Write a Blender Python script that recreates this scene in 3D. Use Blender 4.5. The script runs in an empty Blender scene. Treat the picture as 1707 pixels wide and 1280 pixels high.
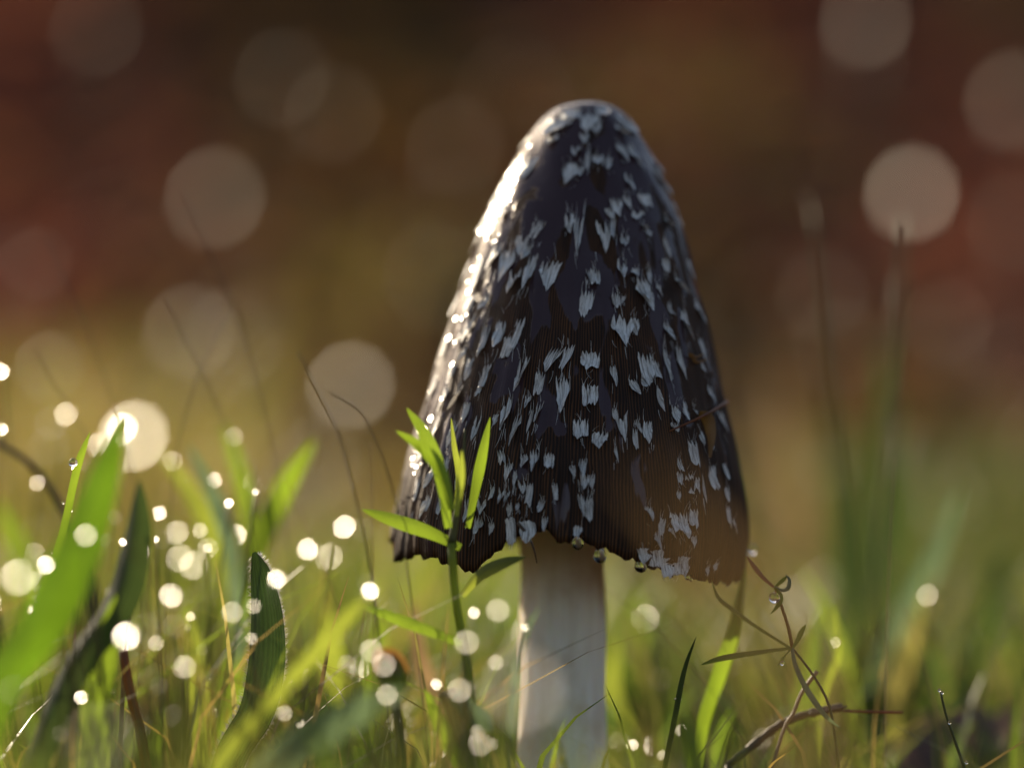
import bpy, math, random
import numpy as np
from mathutils import Vector, Matrix

random.seed(11)
rng = np.random.default_rng(11)
MM = 0.001
S = bpy.context.scene
COL = S.collection

# ------------------------------------------------------------------ camera
F = 1707 * 100.0 / 36.0            # focal length in photograph pixels
CAM = Vector((0, 0, 28 * MM))      # camera lies almost on the ground
PITCH = math.atan(290 / F)
FOCUS = 0.3370
FSTOP = 5.6
APER = 0.100 / FSTOP
cam_d = bpy.data.cameras.new('camera')
cam = bpy.data.objects.new('camera', cam_d)
COL.objects.link(cam)
cam.location = CAM
cam.rotation_euler = (math.pi / 2 + PITCH, 0, 0)
cam_d.lens = 100
cam_d.sensor_width = 36
cam_d.clip_start = 0.01
cam_d.clip_end = 1000
cam_d.dof.use_dof = True
cam_d.dof.focus_distance = FOCUS
cam_d.dof.aperture_fstop = FSTOP
cam_d.dof.aperture_blades = 11
cam_d.dof.aperture_rotation = math.radians(8)
S.camera = cam

# ------------------------------------------------------------------ sky + sun
SUN_EL = math.radians(23)
SUN_AZ = math.radians(-32)         # from straight ahead (+Y) towards the left
TO_SUN = Vector((math.sin(SUN_AZ) * math.cos(SUN_EL), math.cos(SUN_AZ) * math.cos(SUN_EL), math.sin(SUN_EL)))
W = bpy.data.worlds.new('World')
S.world = W
W.use_nodes = True
wn = W.node_tree.nodes
sky = wn.new('ShaderNodeTexSky')
sky.sky_type = 'NISHITA'
sky.sun_disc = False
sky.sun_elevation = SUN_EL
sky.sun_rotation = SUN_AZ % (2 * math.pi)
sky.dust_density = 3.5
sky.ozone_density = 0.6
W.node_tree.links.new(sky.outputs[0], wn['Background'].inputs['Color'])
wn['Background'].inputs['Strength'].default_value = 0.105
sun_d = bpy.data.lights.new('sun', 'SUN')
sun_d.energy = 5.0
sun_d.angle = math.radians(0.53)
sun_d.color = (1.0, 0.83, 0.60)
sun = bpy.data.objects.new('sun', sun_d)
sun.rotation_euler = (-TO_SUN).to_track_quat('-Z', 'Y').to_euler()
COL.objects.link(sun)
vs = S.view_settings
vs.view_transform = 'Standard'
vs.look = 'None'
vs.exposure = 0.68
vs.gamma = 1
vs.use_curve_mapping = False
cy = S.cycles
cy.use_adaptive_sampling = False
cy.use_denoising = True
cy.denoiser = 'OPENIMAGEDENOISE'
cy.denoising_input_passes = 'RGB_ALBEDO_NORMAL'
cy.denoising_prefilter = 'ACCURATE'
cy.max_bounces = 8
cy.transmission_bounces = 8
cy.sample_clamp_indirect = 4.0
cy.caustics_reflective = False


# ------------------------------------------------------------------ helpers
FWD = Vector((0, math.cos(PITCH), math.sin(PITCH)))
UPV = Vector((0, -math.sin(PITCH), math.cos(PITCH)))


def P(px, py, y):
    """point seen at pixel (px, py) of the photograph, y metres ahead of the camera"""
    d = FWD + Vector((1, 0, 0)) * ((px - 853.5) / F) + UPV * ((640 - py) / F)
    return CAM + d * (y / d.y)


def depth_for(diam_px, front=False):
    """distance at which a small light spreads over diam_px through this aperture"""
    b = diam_px * FOCUS / F
    return APER * FOCUS / (b + APER) if front else FOCUS / max(0.05, 1 - b / APER)


ORIGIN = {}


def tag(o, label=None, cat=None, group=None, kind=None):
    if label: o['label'] = label
    if cat: o['category'] = cat
    if group: o['group'] = group
    if kind: o['kind'] = kind
    return o


def mesh_data(name, verts, faces, mat=None, smooth=True, uv=None, colors=None):
    me = bpy.data.meshes.new(name)
    me.from_pydata([tuple(v) for v in verts], [], faces)
    if smooth:
        me.polygons.foreach_set('use_smooth', [True] * len(me.polygons))
    if uv is not None:
        l = me.uv_layers.new(name='UVMap')
        vi = np.empty(len(me.loops), dtype=np.int32)
        me.loops.foreach_get('vertex_index', vi)
        l.data.foreach_set('uv', np.asarray(uv, dtype=np.float32)[vi].ravel())
    if colors is not None:
        a = me.color_attributes.new('tint', 'FLOAT_COLOR', 'POINT')
        a.data.foreach_set('color', np.asarray(colors, dtype=np.float32).ravel())
    if mat: me.materials.append(mat)
    return me


def build(name, verts, faces, mat, parent=None, origin=None, **kw):
    """one mesh object from world-space vertices"""
    if parent is not None:
        og = ORIGIN[parent.name]
    else:
        og = Vector(origin) if origin is not None else Vector((0, 0, 0))
    v = np.asarray([tuple(q) for q in verts], dtype=float) - np.array(og)
    me = mesh_data(name, v.tolist(), faces, mat, **kw)
    o = bpy.data.objects.new(name, me)
    COL.objects.link(o)
    if parent is not None:
        o.parent = parent
    else:
        o.location = og
    ORIGIN[o.name] = og
    return o


def thing(name, loc, label, cat, group=None):
    o = bpy.data.objects.new(name, None)
    o.empty_display_size = 0.005
    COL.objects.link(o)
    o.location = loc
    ORIGIN[o.name] = Vector(loc)
    return tag(o, label, cat, group)


def spline(pts, n):
    """Catmull-Rom through pts, n samples"""
    pts = [Vector(p) for p in pts]
    if len(pts) == 2:
        return [pts[0].lerp(pts[1], i / (n - 1)) for i in range(n)]
    ext = [pts[0] * 2 - pts[1]] + pts + [pts[-1] * 2 - pts[-2]]
    out = []
    for i in range(n):
        u = i / (n - 1) * (len(pts) - 1)
        k = min(int(u), len(pts) - 2)
        t = u - k
        a, b, c, d = ext[k:k + 4]
        out.append(0.5 * (2 * b + (c - a) * t + (2 * a - 5 * b + 4 * c - d) * t * t + (3 * b - a - 3 * c + d) * t ** 3))
    return out


def blade_geo(pts, width, n=16, fold=0.35, twist=0.0, face=0.0, tip=0.04, base=0.7, wmax=0.45):
    """grass blade from tip to base: a folded ribbon of five strands; face turns it about its length"""
    c = spline(pts, n)
    verts, faces, uv = [], [], []
    for i, p in enumerate(c):
        t = i / (n - 1)
        d = (c[min(i + 1, n - 1)] - c[max(i - 1, 0)]).normalized()
        view = (p - CAM).normalized()
        side = d.cross(view).normalized()
        nrm = side.cross(d).normalized()
        a = face + twist * t
        side, nrm = side * math.cos(a) + nrm * math.sin(a), nrm * math.cos(a) - side * math.sin(a)
        if t < wmax:
            k = tip + (1 - tip) * math.sin(t / wmax * math.pi / 2) ** 0.8
        else:
            k = 1 + (base - 1) * ((t - wmax) / (1 - wmax))
        w = width * k / 2
        for j, q in enumerate((-1, -0.52, 0, 0.52, 1)):
            verts.append(p + side * (w * q) + nrm * (abs(q) ** 1.2 * w * fold))
            uv.append((j / 4, t))
    for i in range(n - 1):
        for j in range(4):
            a = i * 5 + j
            faces.append((a, a + 1, a + 6, a + 5))
    return verts, faces, uv


def tube_geo(pts, r0, r1=None, n=14, sides=8, cap=True, wob=0.0):
    r1 = r0 if r1 is None else r1
    c = spline(pts, n)
    verts, faces, uv = [], [], []
    ref = Vector((0.3, 1, 0.2)).normalized()
    for i, p in enumerate(c):
        t = i / (n - 1)
        d = (c[min(i + 1, n - 1)] - c[max(i - 1, 0)]).normalized()
        s = d.cross(ref).normalized()
        q = d.cross(s)
        r = (r0 + (r1 - r0) * t) * (1 + wob * math.sin(i * 2.3 + r0 * 9000) * 0.6 + wob * random.uniform(-.4, .4))
        for j in range(sides):
            a = 2 * math.pi * j / sides
            verts.append(p + s * (math.cos(a) * r) + q * (math.sin(a) * r))
            uv.append((j / sides, t))
    for i in range(n - 1):
        for j in range(sides):
            k = (j + 1) % sides
            faces.append((i * sides + j, i * sides + k, (i + 1) * sides + k, (i + 1) * sides + j))
    if cap:
        faces.append(tuple(range(sides))[::-1])
        faces.append(tuple((n - 1) * sides + j for j in range(sides)))
    return verts, faces, uv


def terrain(x, y):
    """height of the ground: level round the mushroom, then a leaf-covered bank"""
    x = np.asarray(x, dtype=float)
    y = np.asarray(y, dtype=float)
    t = np.clip(y - 0.7, 0, 3.6)
    h = 0.24 * t ** 1.4
    amp = np.clip((y - 0.75) / 1.4, 0, 1)
    h = h + amp * (0.018 * np.sin(x * 6.3 + 1.1 + y * 1.2) + 0.010 * np.sin(x * 11.1 - y * 3.0))
    near = 0.0012 * np.sin(x * 140 + 2 * np.sin(y * 60)) + 0.001 * np.sin(y * 210 + x * 90)
    return h + near * np.clip(1.2 - y, 0, 1) - 0.0015


def to_ground(p, lean=0.3, prev=None):
    """continue a stem from its lowest visible point down to the ground"""
    gz = float(terrain(p.x, p.y))
    dx = 0.0
    if prev is not None and abs(prev.z - p.z) > 1e-5:
        dx = (p.x - prev.x) / abs(prev.z - p.z) * (p.z - gz) * lean
    return Vector((p.x + max(-.015, min(.015, dx)), p.y, gz - 0.001))


def path(pix, y, y2=None, ground=True):
    y2 = y if y2 is None else y2
    k = max(1, len(pix) - 1)
    pts = [P(a, b, y + (y2 - y) * i / k) for i, (a, b) in enumerate(pix)]
    if ground and pts[-1].z > float(terrain(pts[-1].x, pts[-1].y)) + 0.0015:
        pts.append(to_ground(pts[-1], 0.6, pts[-2]))
    return pts


# ------------------------------------------------------------------ materials
def new_mat(name):
    m = bpy.data.materials.new(name)
    m.use_nodes = True
    nt = m.node_tree
    return m, nt, nt.nodes, nt.links, nt.nodes['Principled BSDF'], nt.nodes['Material Output']


def ramp(nodes, stops):
    r = nodes.new('ShaderNodeValToRGB')
    e = r.color_ramp.elements
    e[0].position, e[0].color = stops[0][0], (*stops[0][1], 1)
    e[1].position, e[1].color = stops[-1][0], (*stops[-1][1], 1)
    for p_, c_ in stops[1:-1]:
        q = e.new(p_)
        q.color = (*c_, 1)
    return r


def leaf_mat(name, c1, c2, trans, tcol, rough=0.35, veins=9, noise=300, spec=0.5, bump=0.25, attr=False):
    """thin leaf: coloured top, light that comes through from behind, lengthwise veins"""
    m, nt, N, L, b, out = new_mat(name)
    tc = N.new('ShaderNodeTexCoord')
    nz = N.new('ShaderNodeTexNoise')
    nz.inputs['Scale'].default_value = noise
    nz.inputs['Detail'].default_value = 3
    L.new(tc.outputs['Object'], nz.inputs['Vector'])
    rp = ramp(N, [(0.32, c1), (0.68, c2)])
    L.new(nz.outputs['Fac'], rp.inputs['Fac'])
    colour = rp.outputs['Color']
    if attr:
        at = N.new('ShaderNodeAttribute')
        at.attribute_name = 'tint'
        mx = N.new('ShaderNodeMixRGB')
        mx.blend_type = 'MULTIPLY'
        mx.inputs['Fac'].default_value = 1
        L.new(colour, mx.inputs['Color1'])
        L.new(at.outputs['Color'], mx.inputs['Color2'])
        colour = mx.outputs['Color']
    L.new(colour, b.inputs['Base Color'])
    b.inputs['Roughness'].default_value = rough
    b.inputs['Specular IOR Level'].default_value = spec
    if veins:
        sp = N.new('ShaderNodeSeparateXYZ')
        L.new(tc.outputs['UV'], sp.inputs[0])
        mu = N.new('ShaderNodeMath'); mu.operation = 'MULTIPLY'; mu.inputs[1].default_value = veins * 2 * math.pi
        L.new(sp.outputs['X'], mu.inputs[0])
        si = N.new('ShaderNodeMath'); si.operation = 'SINE'
        L.new(mu.outputs[0], si.inputs[0])
        ad = N.new('ShaderNodeMath'); ad.operation = 'ADD'
        L.new(si.outputs[0], ad.inputs[0])
        L.new(nz.outputs['Fac'], ad.inputs[1])
        bp = N.new('ShaderNodeBump')
        bp.inputs['Strength'].default_value = bump
        bp.inputs['Distance'].default_value = 0.0001
        L.new(ad.outputs[0], bp.inputs['Height'])
        L.new(bp.outputs['Normal'], b.inputs['Normal'])
        # veins and blotches are coloured too
        big = N.new('ShaderNodeTexNoise'); big.inputs['Scale'].default_value = 140; big.inputs['Detail'].default_value = 4
        L.new(tc.outputs['Object'], big.inputs['Vector'])
        v1 = N.new('ShaderNodeMapRange'); v1.inputs['From Min'].default_value = -1; v1.inputs['To Min'].default_value = .78; v1.inputs['To Max'].default_value = 1.08
        L.new(si.outputs[0], v1.inputs['Value'])
        v2 = N.new('ShaderNodeMapRange'); v2.inputs['From Min'].default_value = .3; v2.inputs['From Max'].default_value = .7
        v2.inputs['To Min'].default_value = .68; v2.inputs['To Max'].default_value = 1.2
        L.new(big.outputs['Fac'], v2.inputs['Value'])
        vm = N.new('ShaderNodeMath'); vm.operation = 'MULTIPLY'
        L.new(v1.outputs[0], vm.inputs[0]); L.new(v2.outputs[0], vm.inputs[1])
        vein = vm.outputs[0]
        mv = N.new('ShaderNodeMixRGB'); mv.blend_type = 'MULTIPLY'; mv.inputs['Fac'].default_value = 1
        L.new(colour, mv.inputs['Color1']); L.new(vein, mv.inputs['Color2'])
        L.new(mv.outputs['Color'], b.inputs['Base Color'])
    tr = N.new('ShaderNodeBsdfTranslucent')
    if attr:
        mt = N.new('ShaderNodeMixRGB')
        mt.blend_type = 'MULTIPLY'
        mt.inputs['Fac'].default_value = 1
        mt.inputs['Color1'].default_value = (*tcol, 1)
        L.new(at.outputs['Color'], mt.inputs['Color2'])
        L.new(mt.outputs['Color'], tr.inputs['Color'])
    elif veins:
        mt = N.new('ShaderNodeMixRGB'); mt.blend_type = 'MULTIPLY'; mt.inputs['Fac'].default_value = 1
        mt.inputs['Color1'].default_value = (*tcol, 1)
        L.new(vein, mt.inputs['Color2'])
        L.new(mt.outputs['Color'], tr.inputs['Color'])
    else:
        tr.inputs['Color'].default_value = (*tcol, 1)
    ms = N.new('ShaderNodeMixShader')
    ms.inputs['Fac'].default_value = trans
    L.new(b.outputs[0], ms.inputs[1])
    L.new(tr.outputs[0], ms.inputs[2])
    L.new(ms.outputs[0], out.inputs['Surface'])
    return m


M = {}
M['green'] = leaf_mat('fresh_green_leaf', (.045, .10, .012), (.085, .15, .02), .55, (.25, .37, .025), .35)
M['broad_green'] = leaf_mat('broad_green_leaf', (.03, .075, .008), (.06, .11, .012), .5, (.13, .25, .012), .35, veins=14)
M['yellowgreen'] = leaf_mat('yellow_green_leaf', (.08, .13, .02), (.14, .18, .035), .55, (.36, .43, .05), .4)
M['dark_green'] = leaf_mat('dimmed_dark_green_leaf', (.03, .055, .015), (.05, .08, .02), .4, (.075, .12, .025), .5, spec=.3)  # transmission lowered so the right-hand blades look dim, as in shade
M['glaucous'] = leaf_mat('blue_green_leaf', (.07, .12, .09), (.11, .16, .12), .4, (.20, .30, .14), .5)
M['hairy'] = leaf_mat('hairy_dark_leaf', (.030, .045, .032), (.055, .075, .052), .3, (.05, .095, .015), .6, bump=.8, spec=.3)
M['olive'] = leaf_mat('olive_stem', (.07, .08, .02), (.12, .12, .04), .35, (.22, .22, .05), .45, veins=4)
M['straw'] = leaf_mat('dry_straw', (.22, .15, .08), (.36, .26, .15), .35, (.4, .26, .12), .5)
M['brown_stem'] = leaf_mat('brown_stem', (.045, .028, .018), (.10, .06, .035), .05, (.1, .05, .02), .55, veins=5)
M['red_stem'] = leaf_mat('red_brown_stem', (.16, .05, .018), (.25, .09, .03), .35, (.45, .14, .03), .4, veins=5)
M['amber'] = leaf_mat('amber_leaf', (.20, .09, .02), (.32, .16, .035), .4, (.5, .25, .05), .45)
M['dead_leaf'] = leaf_mat('dead_brown_leaf', (.11, .07, .035), (.18, .12, .06), .4, (.28, .18, .07), .6, noise=120)
M['mauve_leaf'] = leaf_mat('mauve_brown_leaf', (.09, .06, .055), (.14, .09, .08), .3, (.16, .09, .07), .6, noise=120)
M['grass'] = leaf_mat('turf_grass', (.6, .6, .6), (1, 1, 1), .55, (2.1, 1.95, 1.7), .4, veins=0, attr=True)
M['litter'] = leaf_mat('leaf_litter', (.6, .6, .6), (1, 1, 1), .3, (1.4, 1.25, 1.05), .75, veins=0, noise=40, attr=True, spec=.25)


def ground_mat():
    m, nt, N, L, b, out = new_mat('soil_and_litter')
    tc = N.new('ShaderNodeTexCoord')
    n1 = N.new('ShaderNodeTexNoise'); n1.inputs['Scale'].default_value = 4.2; n1.inputs['Detail'].default_value = 4
    n2 = N.new('ShaderNodeTexNoise'); n2.inputs['Scale'].default_value = 60; n2.inputs['Detail'].default_value = 6
    for n in (n1, n2): L.new(tc.outputs['Object'], n.inputs['Vector'])
    r1 = ramp(N, [(0.30, (.08, .040, .030)), (0.45, (.11, .058, .042)), (0.55, (.10, .074, .040)), (0.7, (.13, .062, .046))])
    r2 = ramp(N, [(0.3, (.45, .42, .40)), (0.7, (1.25, 1.2, 1.1))])
    L.new(n1.outputs['Fac'], r1.inputs['Fac'])
    L.new(n2.outputs['Fac'], r2.inputs['Fac'])
    mx = N.new('ShaderNodeMixRGB'); mx.blend_type = 'MULTIPLY'; mx.inputs['Fac'].default_value = 1
    L.new(r1.outputs[0], mx.inputs['Color1']); L.new(r2.outputs[0], mx.inputs['Color2'])
    L.new(mx.outputs[0], b.inputs['Base Color'])
    b.inputs['Roughness'].default_value = .9
    b.inputs['Specular IOR Level'].default_value = .2
    bp = N.new('ShaderNodeBump'); bp.inputs['Strength'].default_value = .8; bp.inputs['Distance'].default_value = .004
    L.new(n2.outputs['Fac'], bp.inputs['Height']); L.new(bp.outputs[0], b.inputs['Normal'])
    return m


def cap_mat():
    m, nt, N, L, b, out = new_mat('inky_wet_cap')
    tc = N.new('ShaderNodeTexCoord')
    sp = N.new('ShaderNodeSeparateXYZ'); L.new(tc.outputs['UV'], sp.inputs[0])
    mp = N.new('ShaderNodeMapping'); mp.inputs['Scale'].default_value = (330, 330, 95)
    L.new(tc.outputs['Object'], mp.inputs['Vector'])
    film = N.new('ShaderNodeTexNoise'); film.inputs['Scale'].default_value = 1.0; film.inputs['Detail'].default_value = 2.5
    film.inputs['Distortion'].default_value = .5
    L.new(mp.outputs[0], film.inputs['Vector'])
    # more water film towards the top and the left of the cap, drier near the rim
    grad = N.new('ShaderNodeMath'); grad.operation = 'MULTIPLY_ADD'
    grad.inputs[1].default_value = -.34; grad.inputs[2].default_value = .18
    L.new(sp.outputs['Y'], grad.inputs[0])
    sox = N.new('ShaderNodeSeparateXYZ'); L.new(tc.outputs['Object'], sox.inputs[0])
    gx = N.new('ShaderNodeMath'); gx.operation = 'MULTIPLY_ADD'; gx.inputs[1].default_value = -3.0
    L.new(sox.outputs['X'], gx.inputs[0]); L.new(grad.outputs[0], gx.inputs[2])
    ad = N.new('ShaderNodeMath'); ad.operation = 'ADD'
    L.new(film.outputs['Fac'], ad.inputs[0]); L.new(gx.outputs[0], ad.inputs[1])
    fm = N.new('ShaderNodeMapRange'); fm.inputs['From Min'].default_value = .50; fm.inputs['From Max'].default_value = .53
    L.new(ad.outputs[0], fm.inputs['Value'])
    # radial grooves
    mpg = N.new('ShaderNodeMapping'); mpg.inputs['Scale'].default_value = (600, 600, 60)
    L.new(tc.outputs['Object'], mpg.inputs['Vector'])
    gn = N.new('ShaderNodeTexNoise'); gn.inputs['Scale'].default_value = 1; gn.inputs['Detail'].default_value = 3
    L.new(mpg.outputs[0], gn.inputs['Vector'])
    ma = N.new('ShaderNodeMath'); ma.operation = 'MULTIPLY'; ma.inputs[1].default_value = 2 * math.pi * 330
    L.new(sp.outputs['X'], ma.inputs[0])
    mb = N.new('ShaderNodeMath'); mb.operation = 'MULTIPLY_ADD'; mb.inputs[1].default_value = 14
    L.new(gn.outputs['Fac'], mb.inputs[0]); L.new(ma.outputs[0], mb.inputs[2])
    si = N.new('ShaderNodeMath'); si.operation = 'SINE'; L.new(mb.outputs[0], si.inputs[0])
    gr = N.new('ShaderNodeMapRange'); gr.inputs['From Min'].default_value = -1; L.new(si.outputs[0], gr.inputs['Value'])
    # brown streaks between the grooves
    st = N.new('ShaderNodeMath'); st.operation = 'MULTIPLY'
    L.new(gr.outputs[0], st.inputs[0]); L.new(gn.outputs['Fac'], st.inputs[1])
    rp = ramp(N, [(0.10, (.014, .009, .007)), (0.32, (.036, .018, .010)), (0.60, (.10, .043, .016))])
    L.new(st.outputs[0], rp.inputs['Fac'])
    mx = N.new('ShaderNodeMixRGB'); L.new(fm.outputs[0], mx.inputs['Fac'])
    L.new(rp.outputs[0], mx.inputs['Color1']); mx.inputs['Color2'].default_value = (.036, .019, .022, 1)
    L.new(mx.outputs[0], b.inputs['Base Color'])
    rr = N.new('ShaderNodeMapRange'); rr.inputs['To Min'].default_value = .55; rr.inputs['To Max'].default_value = .09
    L.new(fm.outputs[0], rr.inputs['Value']); L.new(rr.outputs[0], b.inputs['Roughness'])
    ss = N.new('ShaderNodeMapRange'); ss.inputs['To Min'].default_value = .14; ss.inputs['To Max'].default_value = .42
    L.new(fm.outputs[0], ss.inputs['Value']); L.new(ss.outputs[0], b.inputs['Specular IOR Level'])
    b.inputs['Specular Tint'].default_value = (1, .82, .79, 1)  # tint put in to warm the sky's blue sheen, not the cap's own colour
    # relief: grooves are drowned under the film, whose edge stands slightly proud
    inv = N.new('ShaderNodeMapRange'); inv.inputs['To Min'].default_value = .30; inv.inputs['To Max'].default_value = .05
    L.new(fm.outputs[0], inv.inputs['Value'])
    h1 = N.new('ShaderNodeMath'); h1.operation = 'MULTIPLY'
    L.new(gr.outputs[0], h1.inputs[0]); L.new(inv.outputs[0], h1.inputs[1])
    h2 = N.new('ShaderNodeMath'); h2.operation = 'MULTIPLY_ADD'; h2.inputs[1].default_value = .45
    L.new(fm.outputs[0], h2.inputs[0]); L.new(h1.outputs[0], h2.inputs[2])
    fn = N.new('ShaderNodeTexNoise'); fn.inputs['Scale'].default_value = 900; fn.inputs['Detail'].default_value = 3
    L.new(tc.outputs['Object'], fn.inputs['Vector'])
    h3 = N.new('ShaderNodeMath'); h3.operation = 'MULTIPLY_ADD'; h3.inputs[1].default_value = .30
    L.new(fn.outputs['Fac'], h3.inputs[0]); L.new(h2.outputs[0], h3.inputs[2])
    bp = N.new('ShaderNodeBump'); bp.inputs['Strength'].default_value = .8; bp.inputs['Distance'].default_value = .00018
    L.new(h3.outputs[0], bp.inputs['Height']); L.new(bp.outputs[0], b.inputs['Normal'])
    return m


def scale_mat():
    m, nt, N, L, b, out = new_mat('white_fibrous_scale')
    tc = N.new('ShaderNodeTexCoord')
    mp = N.new('ShaderNodeMapping'); mp.inputs['Scale'].default_value = (7, .9, 1)
    L.new(tc.outputs['UV'], mp.inputs['Vector'])
    oi = N.new('ShaderNodeObjectInfo')
    ad = N.new('ShaderNodeVectorMath'); ad.operation = 'ADD'
    ml = N.new('ShaderNodeMath'); ml.operation = 'MULTIPLY'; ml.inputs[1].default_value = 40
    L.new(oi.outputs['Random'], ml.inputs[0])
    L.new(mp.outputs[0], ad.inputs[0]); L.new(ml.outputs[0], ad.inputs[1])
    nz = N.new('ShaderNodeTexNoise'); nz.inputs['Scale'].default_value = 1.6; nz.inputs['Detail'].default_value = 5
    nz.inputs['Roughness'].default_value = .75
    L.new(ad.outputs[0], nz.inputs['Vector'])
    rp = ramp(N, [(0.37, (.12, .095, .075)), (0.46, (.56, .52, .47)), (0.55, (.97, .96, .93))])
    L.new(nz.outputs['Fac'], rp.inputs['Fac'])
    L.new(rp.outputs[0], b.inputs['Base Color'])
    b.inputs['Roughness'].default_value = .42
    bp = N.new('ShaderNodeBump'); bp.inputs['Strength'].default_value = 1.0; bp.inputs['Distance'].default_value = .00025
    L.new(nz.outputs['Fac'], bp.inputs['Height']); L.new(bp.outputs[0], b.inputs['Normal'])
    tr = N.new('ShaderNodeBsdfTranslucent'); tr.inputs['Color'].default_value = (.6, .55, .48, 1)
    ms = N.new('ShaderNodeMixShader'); ms.inputs['Fac'].default_value = .18
    L.new(b.outputs[0], ms.inputs[1]); L.new(tr.outputs[0], ms.inputs[2]); L.new(ms.outputs[0], out.inputs['Surface'])
    return m


def stem_mat():
    m, nt, N, L, b, out = new_mat('white_fibrous_stem')
    tc = N.new('ShaderNodeTexCoord')
    mp = N.new('ShaderNodeMapping'); mp.inputs['Scale'].default_value = (700, 700, 90)
    L.new(tc.outputs['Object'], mp.inputs['Vector'])
    nz = N.new('ShaderNodeTexNoise'); nz.inputs['Scale'].default_value = 1; nz.inputs['Detail'].default_value = 5
    L.new(mp.outputs[0], nz.inputs['Vector'])
    n2 = N.new('ShaderNodeTexNoise'); n2.inputs['Scale'].default_value = 160; n2.inputs['Detail'].default_value = 3
    L.new(tc.outputs['Object'], n2.inputs['Vector'])
    rp = ramp(N, [(0.3, (.82, .72, .58)), (0.6, (.92, .84, .71))])
    L.new(nz.outputs['Fac'], rp.inputs['Fac'])
    r2 = ramp(N, [(0.32, (.80, .72, .62)), (0.5, (1, 1, 1))])
    L.new(n2.outputs['Fac'], r2.inputs['Fac'])
    mx = N.new('ShaderNodeMixRGB'); mx.blend_type = 'MULTIPLY'; mx.inputs['Fac'].default_value = 1
    L.new(rp.outputs[0], mx.inputs['Color1']); L.new(r2.outputs[0], mx.inputs['Color2'])
    L.new(mx.outputs[0], b.inputs['Base Color'])
    b.inputs['Roughness'].default_value = .55
    b.inputs['Subsurface Weight'].default_value = .5
    b.inputs['Subsurface Radius'].default_value = (.003, .002, .001)
    b.inputs['Subsurface Scale'].default_value = .6
    bp = N.new('ShaderNodeBump'); bp.inputs['Strength'].default_value = .25; bp.inputs['Distance'].default_value = .0003
    L.new(nz.outputs['Fac'], bp.inputs['Height']); L.new(bp.outputs[0], b.inputs['Normal'])
    return m


def dew_mat(name, rough, base=(.25, .25, .2)):
    """film of dew: faint body, mirror-like water surface"""
    m, nt, N, L, b, out = new_mat(name)
    tc = N.new('ShaderNodeTexCoord')
    nz = N.new('ShaderNodeTexNoise'); nz.inputs['Scale'].default_value = 3
    L.new(tc.outputs['Object'], nz.inputs['Vector'])
    rp = ramp(N, [(0.3, tuple(c * .8 for c in base)), (0.7, base)])
    L.new(nz.outputs['Fac'], rp.inputs['Fac']); L.new(rp.outputs[0], b.inputs['Base Color'])
    b.inputs['IOR'].default_value = 1.33
    b.inputs['Roughness'].default_value = rough
    return m


def water_mat():
    m, nt, N, L, b, out = new_mat('clear_water')
    nz = N.new('ShaderNodeTexNoise'); rp = ramp(N, [(.2, (.97, .98, 1)), (.8, (1, 1, 1))])
    L.new(nz.outputs['Fac'], rp.inputs['Fac']); L.new(rp.outputs[0], b.inputs['Base Color'])
    b.inputs['IOR'].default_value = 1.33
    b.inputs['Roughness'].default_value = .015
    b.inputs['Transmission Weight'].default_value = 1
    return m


M['ground'] = ground_mat()
M['cap'] = cap_mat()
M['scale'] = scale_mat()
M['stem'] = stem_mat()
M['water'] = water_mat()
m, nt, N, L, b, out = new_mat('black_gills')
gz_ = N.new('ShaderNodeTexNoise'); gz_.inputs['Scale'].default_value = 400
rp_ = ramp(N, [(.3, (.012, .009, .008)), (.7, (.03, .02, .016))])
L.new(gz_.outputs['Fac'], rp_.inputs['Fac']); L.new(rp_.outputs[0], b.inputs['Base Color'])
b.inputs['Roughness'].default_value = .6
M['gill'] = m
M['dew_bright'] = dew_mat('dew_bright', .235)
M['dew_mid'] = dew_mat('dew_mid', .34)
M['dew_far'] = dew_mat('dew_far', .47, (.12, .08, .05))
M['dew_dim'] = dew_mat('dew_dim', .60, (.12, .08, .05))
M['dew_faint'] = dew_mat('dew_faint', .78, (.10, .065, .04))


# ------------------------------------------------------------------ the ground
def axis_coords(fine0, fine1, nf, far0, far1, nfar):
    f = np.linspace(fine0, fine1, nf)
    lo = fine0 - np.geomspace(0.02, fine0 - far0, nfar)[::-1]
    hi = fine1 + np.geomspace(0.02, far1 - fine1, nfar)
    return np.concatenate([lo, f, hi])


gx = axis_coords(-1.2, 1.2, 130, -250, 250, 16)
gy = axis_coords(0.1, 3.6, 190, -250, 400, 16)
X, Y = np.meshgrid(gx, gy)
Z = terrain(X, Y)
gv = np.stack([X.ravel(), Y.ravel(), Z.ravel()], 1)
nx = len(gx)
gf = [(j * nx + i, j * nx + i + 1, (j + 1) * nx + i + 1, (j + 1) * nx + i) for j in range(len(gy) - 1) for i in range(nx - 1)]
tag(build('ground', gv, gf, M['ground']), kind='structure')


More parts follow.
